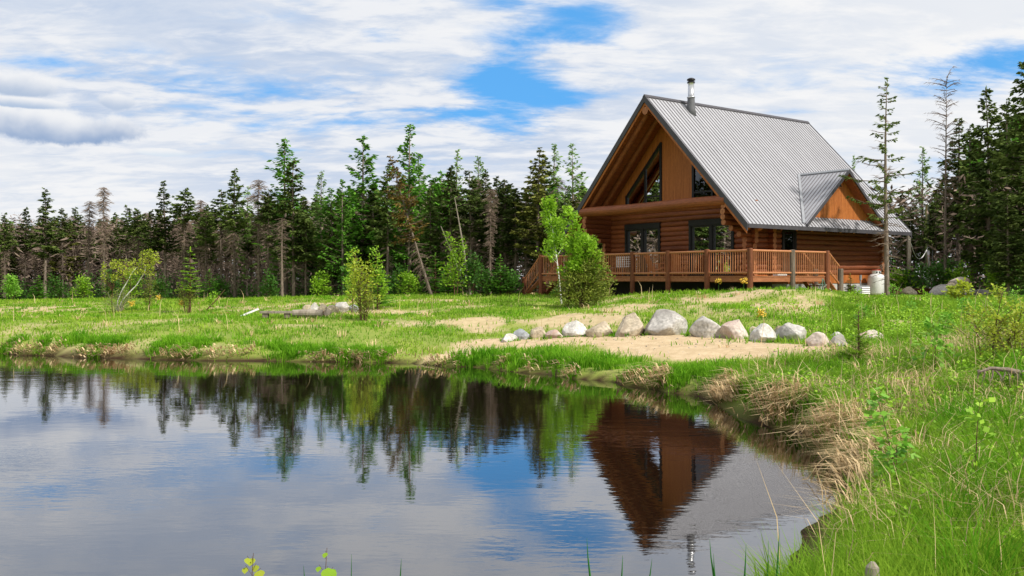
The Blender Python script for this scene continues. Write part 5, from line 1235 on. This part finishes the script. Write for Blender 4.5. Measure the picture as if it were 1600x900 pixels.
# flowers
for i, (px, pb, lab) in enumerate([(1123,456,'yellow flower head in front of the deck, left of the deck corner post'),(1162,457,'small yellow flower head just left of the deck corner post'),(206,489,'peach yellow flower clump in the grass right of the leaning birch foot'),(248,478,'tall peach coloured flower spike on the lawn between birch and layered fir'),(283,488,'peach flower clump at the left foot of the small layered fir'),(1190,500,'low yellow flower clump on the grass above the boulder row')]):
    x, y, z = hit(px, pb); o = empty('yellow_flower', (x, y, z)); tag(o, lab, 'flower'); h = .42 if i != 5 else .2; mb = MB(); mb.tube([(0, 0, -.02), (0, 0, h)], .008, 5); mb.build('stem', M['leaf_mid'], o)
    C = MB(); r_ = random.Random(i)
    for k in range(60): C.leaf(Vector((0, 0, h))+rv(r_, .10), rv(r_), rv(r_), .07, .05)
    C.build('flower_head', M['flower'], o)

# reeds and sprigs at the near edge of the water
REED = [(474,884,-.15,'first green reed tip from the left, between the two leafy sprigs'),(549,866,.05,'thin pale reed tip standing between the right leafy sprig and the broad short reed'),(627,873,.18,'broad short reed leaning right, alone left of the middle of the bottom edge'),(917,841,-.2,'tall reed leaning left, leftmost in the right half of the water'),(973,868,.08,'short upright reed between the tall left leaning one and the low slanted one'),(1019,873,.3,'low reed slanting right under the reflected roof peak'),(1109,842,-.28,'long reed leaning left, taller of the close pair under the reflected chimney'),(1115,865,-.18,'shorter reed of the close pair under the reflected chimney'),(1166,851,.06,'upright reed right of the close pair'),(1201,845,.02,'thin upright reed just left of the tallest one'),(1218,826,.08,'tallest reed, standing upright nearest to the grassy bank')]
for i, (px, top, ln, lab) in enumerate(REED):
    Y = 5.0; x = (px-800)/F*Y; zt = CZ-(top-HZ)/F*Y; z0 = -.15; bx = -ln*.8
    mb = MB(); w = .011 if i not in (1, 9) else .006; n = 8; vs = []
    for k in range(n+1):
        t = k/n; c = Vector((bx*(1-t)**1.5*.9, .02*math.sin(t*3), z0+(zt-z0)*t)); ww = w*(1-t**3)*(.8+.2*math.cos(t*2))+.0006
        vs += [c+Vector((-ww, .25*ww, 0)), c+Vector((0, -.35*ww, 0)), c+Vector((ww, .25*ww, 0))]
    mb.add(vs, [(3*k, 3*k+1, 3*k+4, 3*k+3) for k in range(n)]+[(3*k+1, 3*k+2, 3*k+5, 3*k+4) for k in range(n)]+[(3*k+2, 3*k, 3*k+3, 3*k+5) for k in range(n)])
    o = mb.build('reed_blade', M['reed']); o.location = (x, Y, 0); tag(o, lab, 'reed', 'green reed blades in the near water')
for px, top, lab, lm, pl in ((396,864,'leafy sprig with yellowish leaves at the bottom edge, left one of two','leaf_yellow',[(388,870,.035),(394,872,.045),(384,886,.035),(399,884,.04),(408,890,.055)]),(511,856,'leafy sprig with one big rounded leaf at the bottom edge, right one of two','leaf_bright',[(510,862,.03),(513,886,.085),(499,884,.03),(520,890,.04)])):
    Y = 4.9; x = (px-800)/F*Y; z = gz(x, Y); o = empty('leafy_sprig', (x, Y, z)); tag(o, lab, 'plant', 'leafy sprigs at the bottom edge')
    zt = CZ-(top-HZ)/F*Y-z; mb = MB(); mb.tube([(-.05, 0, -.1), (-.02, 0, zt*.6), (0, 0, zt)], [.004, .003, .0015], 5)
    C = MB(); r_ = random.Random(px)
    for lx, ly, ls_ in pl:
        p = Vector(((lx-px)/F*Y, r_.uniform(-.02, .02), CZ-(ly-HZ)/F*Y-z)); q = Vector((-.01, 0, p.z-.04)); mb.tube([q, p+Vector((0, 0, .01))], .0012, 4); C.cur = .7
        d = Vector((r_.uniform(-.4, .4), -.2, -1)).normalized(); w_ = Vector((1, .25, 0)).normalized(); L_ = ls_
        prof = [(0, 0), (.15, .36), (.35, .5), (.6, .42), (.85, .18), (1, 0)]
        vs = [p+d*L_*a-w_*L_*b for a, b in prof]+[p+d*L_*a+w_*L_*b for a, b in prof[-2:0:-1]]
        C = MB(); C.cur = .7; C.add(vs, [tuple(range(len(vs)))]); C.build('leaf', M[lm], o)
    mb.build('stem', M['stem'], o)

x, y, z = W(1300, 690)[0], W(1300, 690)[1]+.1, 0
o = empty('rush_clump', (x, y, -.02)); tag(o, 'single dark green clump of rushes at the water edge below the straw bank', 'rushes')
C = MB(); r_ = random.Random(8)
for k in range(150):
    a = r_.uniform(0, 6.28); q = r_.random()*.16; h = r_.uniform(.14, .32); l = r_.uniform(.2, .7); p = Vector((q*math.cos(a), q*math.sin(a), 0)); d = Vector((math.cos(a)*l, math.sin(a)*l, 1)).normalized(); w = Vector((-math.sin(a+.7), math.cos(a+.7), 0))*.004; C.cur = r_.random()*.5
    C.add([p-w, p+w, p+d*h*.6+w*.7, p+d*h*.6-w*.7, p+d*h+Vector((math.cos(a), math.sin(a), -.3))*.05], [(0,1,2,3), (3,2,4)])
C.build('blades', [M['leaf_mid']], o)
o = tag(empty('curled_reed', (W(1290, 752)[0], W(1290, 752)[1], 0)), 'thin dry reed bent into a loop over the water beside the bank', 'reed')
mb = MB(); mb.tube([Vector((.28-.52*t, 0, .02+.24*math.sin(PI*min(1, t*1.15))**.8)) for t in [i/12 for i in range(13)]], .004, 5); mb.build('stalk', [M['straw']], o)

# grass pressed up round the feet of the boulders
bx_, by_ = [], []
for o in list(COL.objects):
    if o.name.startswith('boulder'):
        w_ = o.dimensions.x if o.dimensions.x > 0 else .8
        for k in range(int(7+w_*8)):
            a = rng.uniform(0, 2*PI) if rng.random() < .5 else rng.uniform(0, PI); bx_.append(o.location.x+math.cos(a)*w_*.55); by_.append(o.location.y+math.sin(a)*w_*.46)
stuff('boulder_grass', tufts(np.array(bx_), np.array(by_), 9, .07, .19, .08, .003, .1, .9, M['grass_lush'], 'boulder_grass', .1, .9), 'short green grass growing up round the feet of the boulders', 'grass')
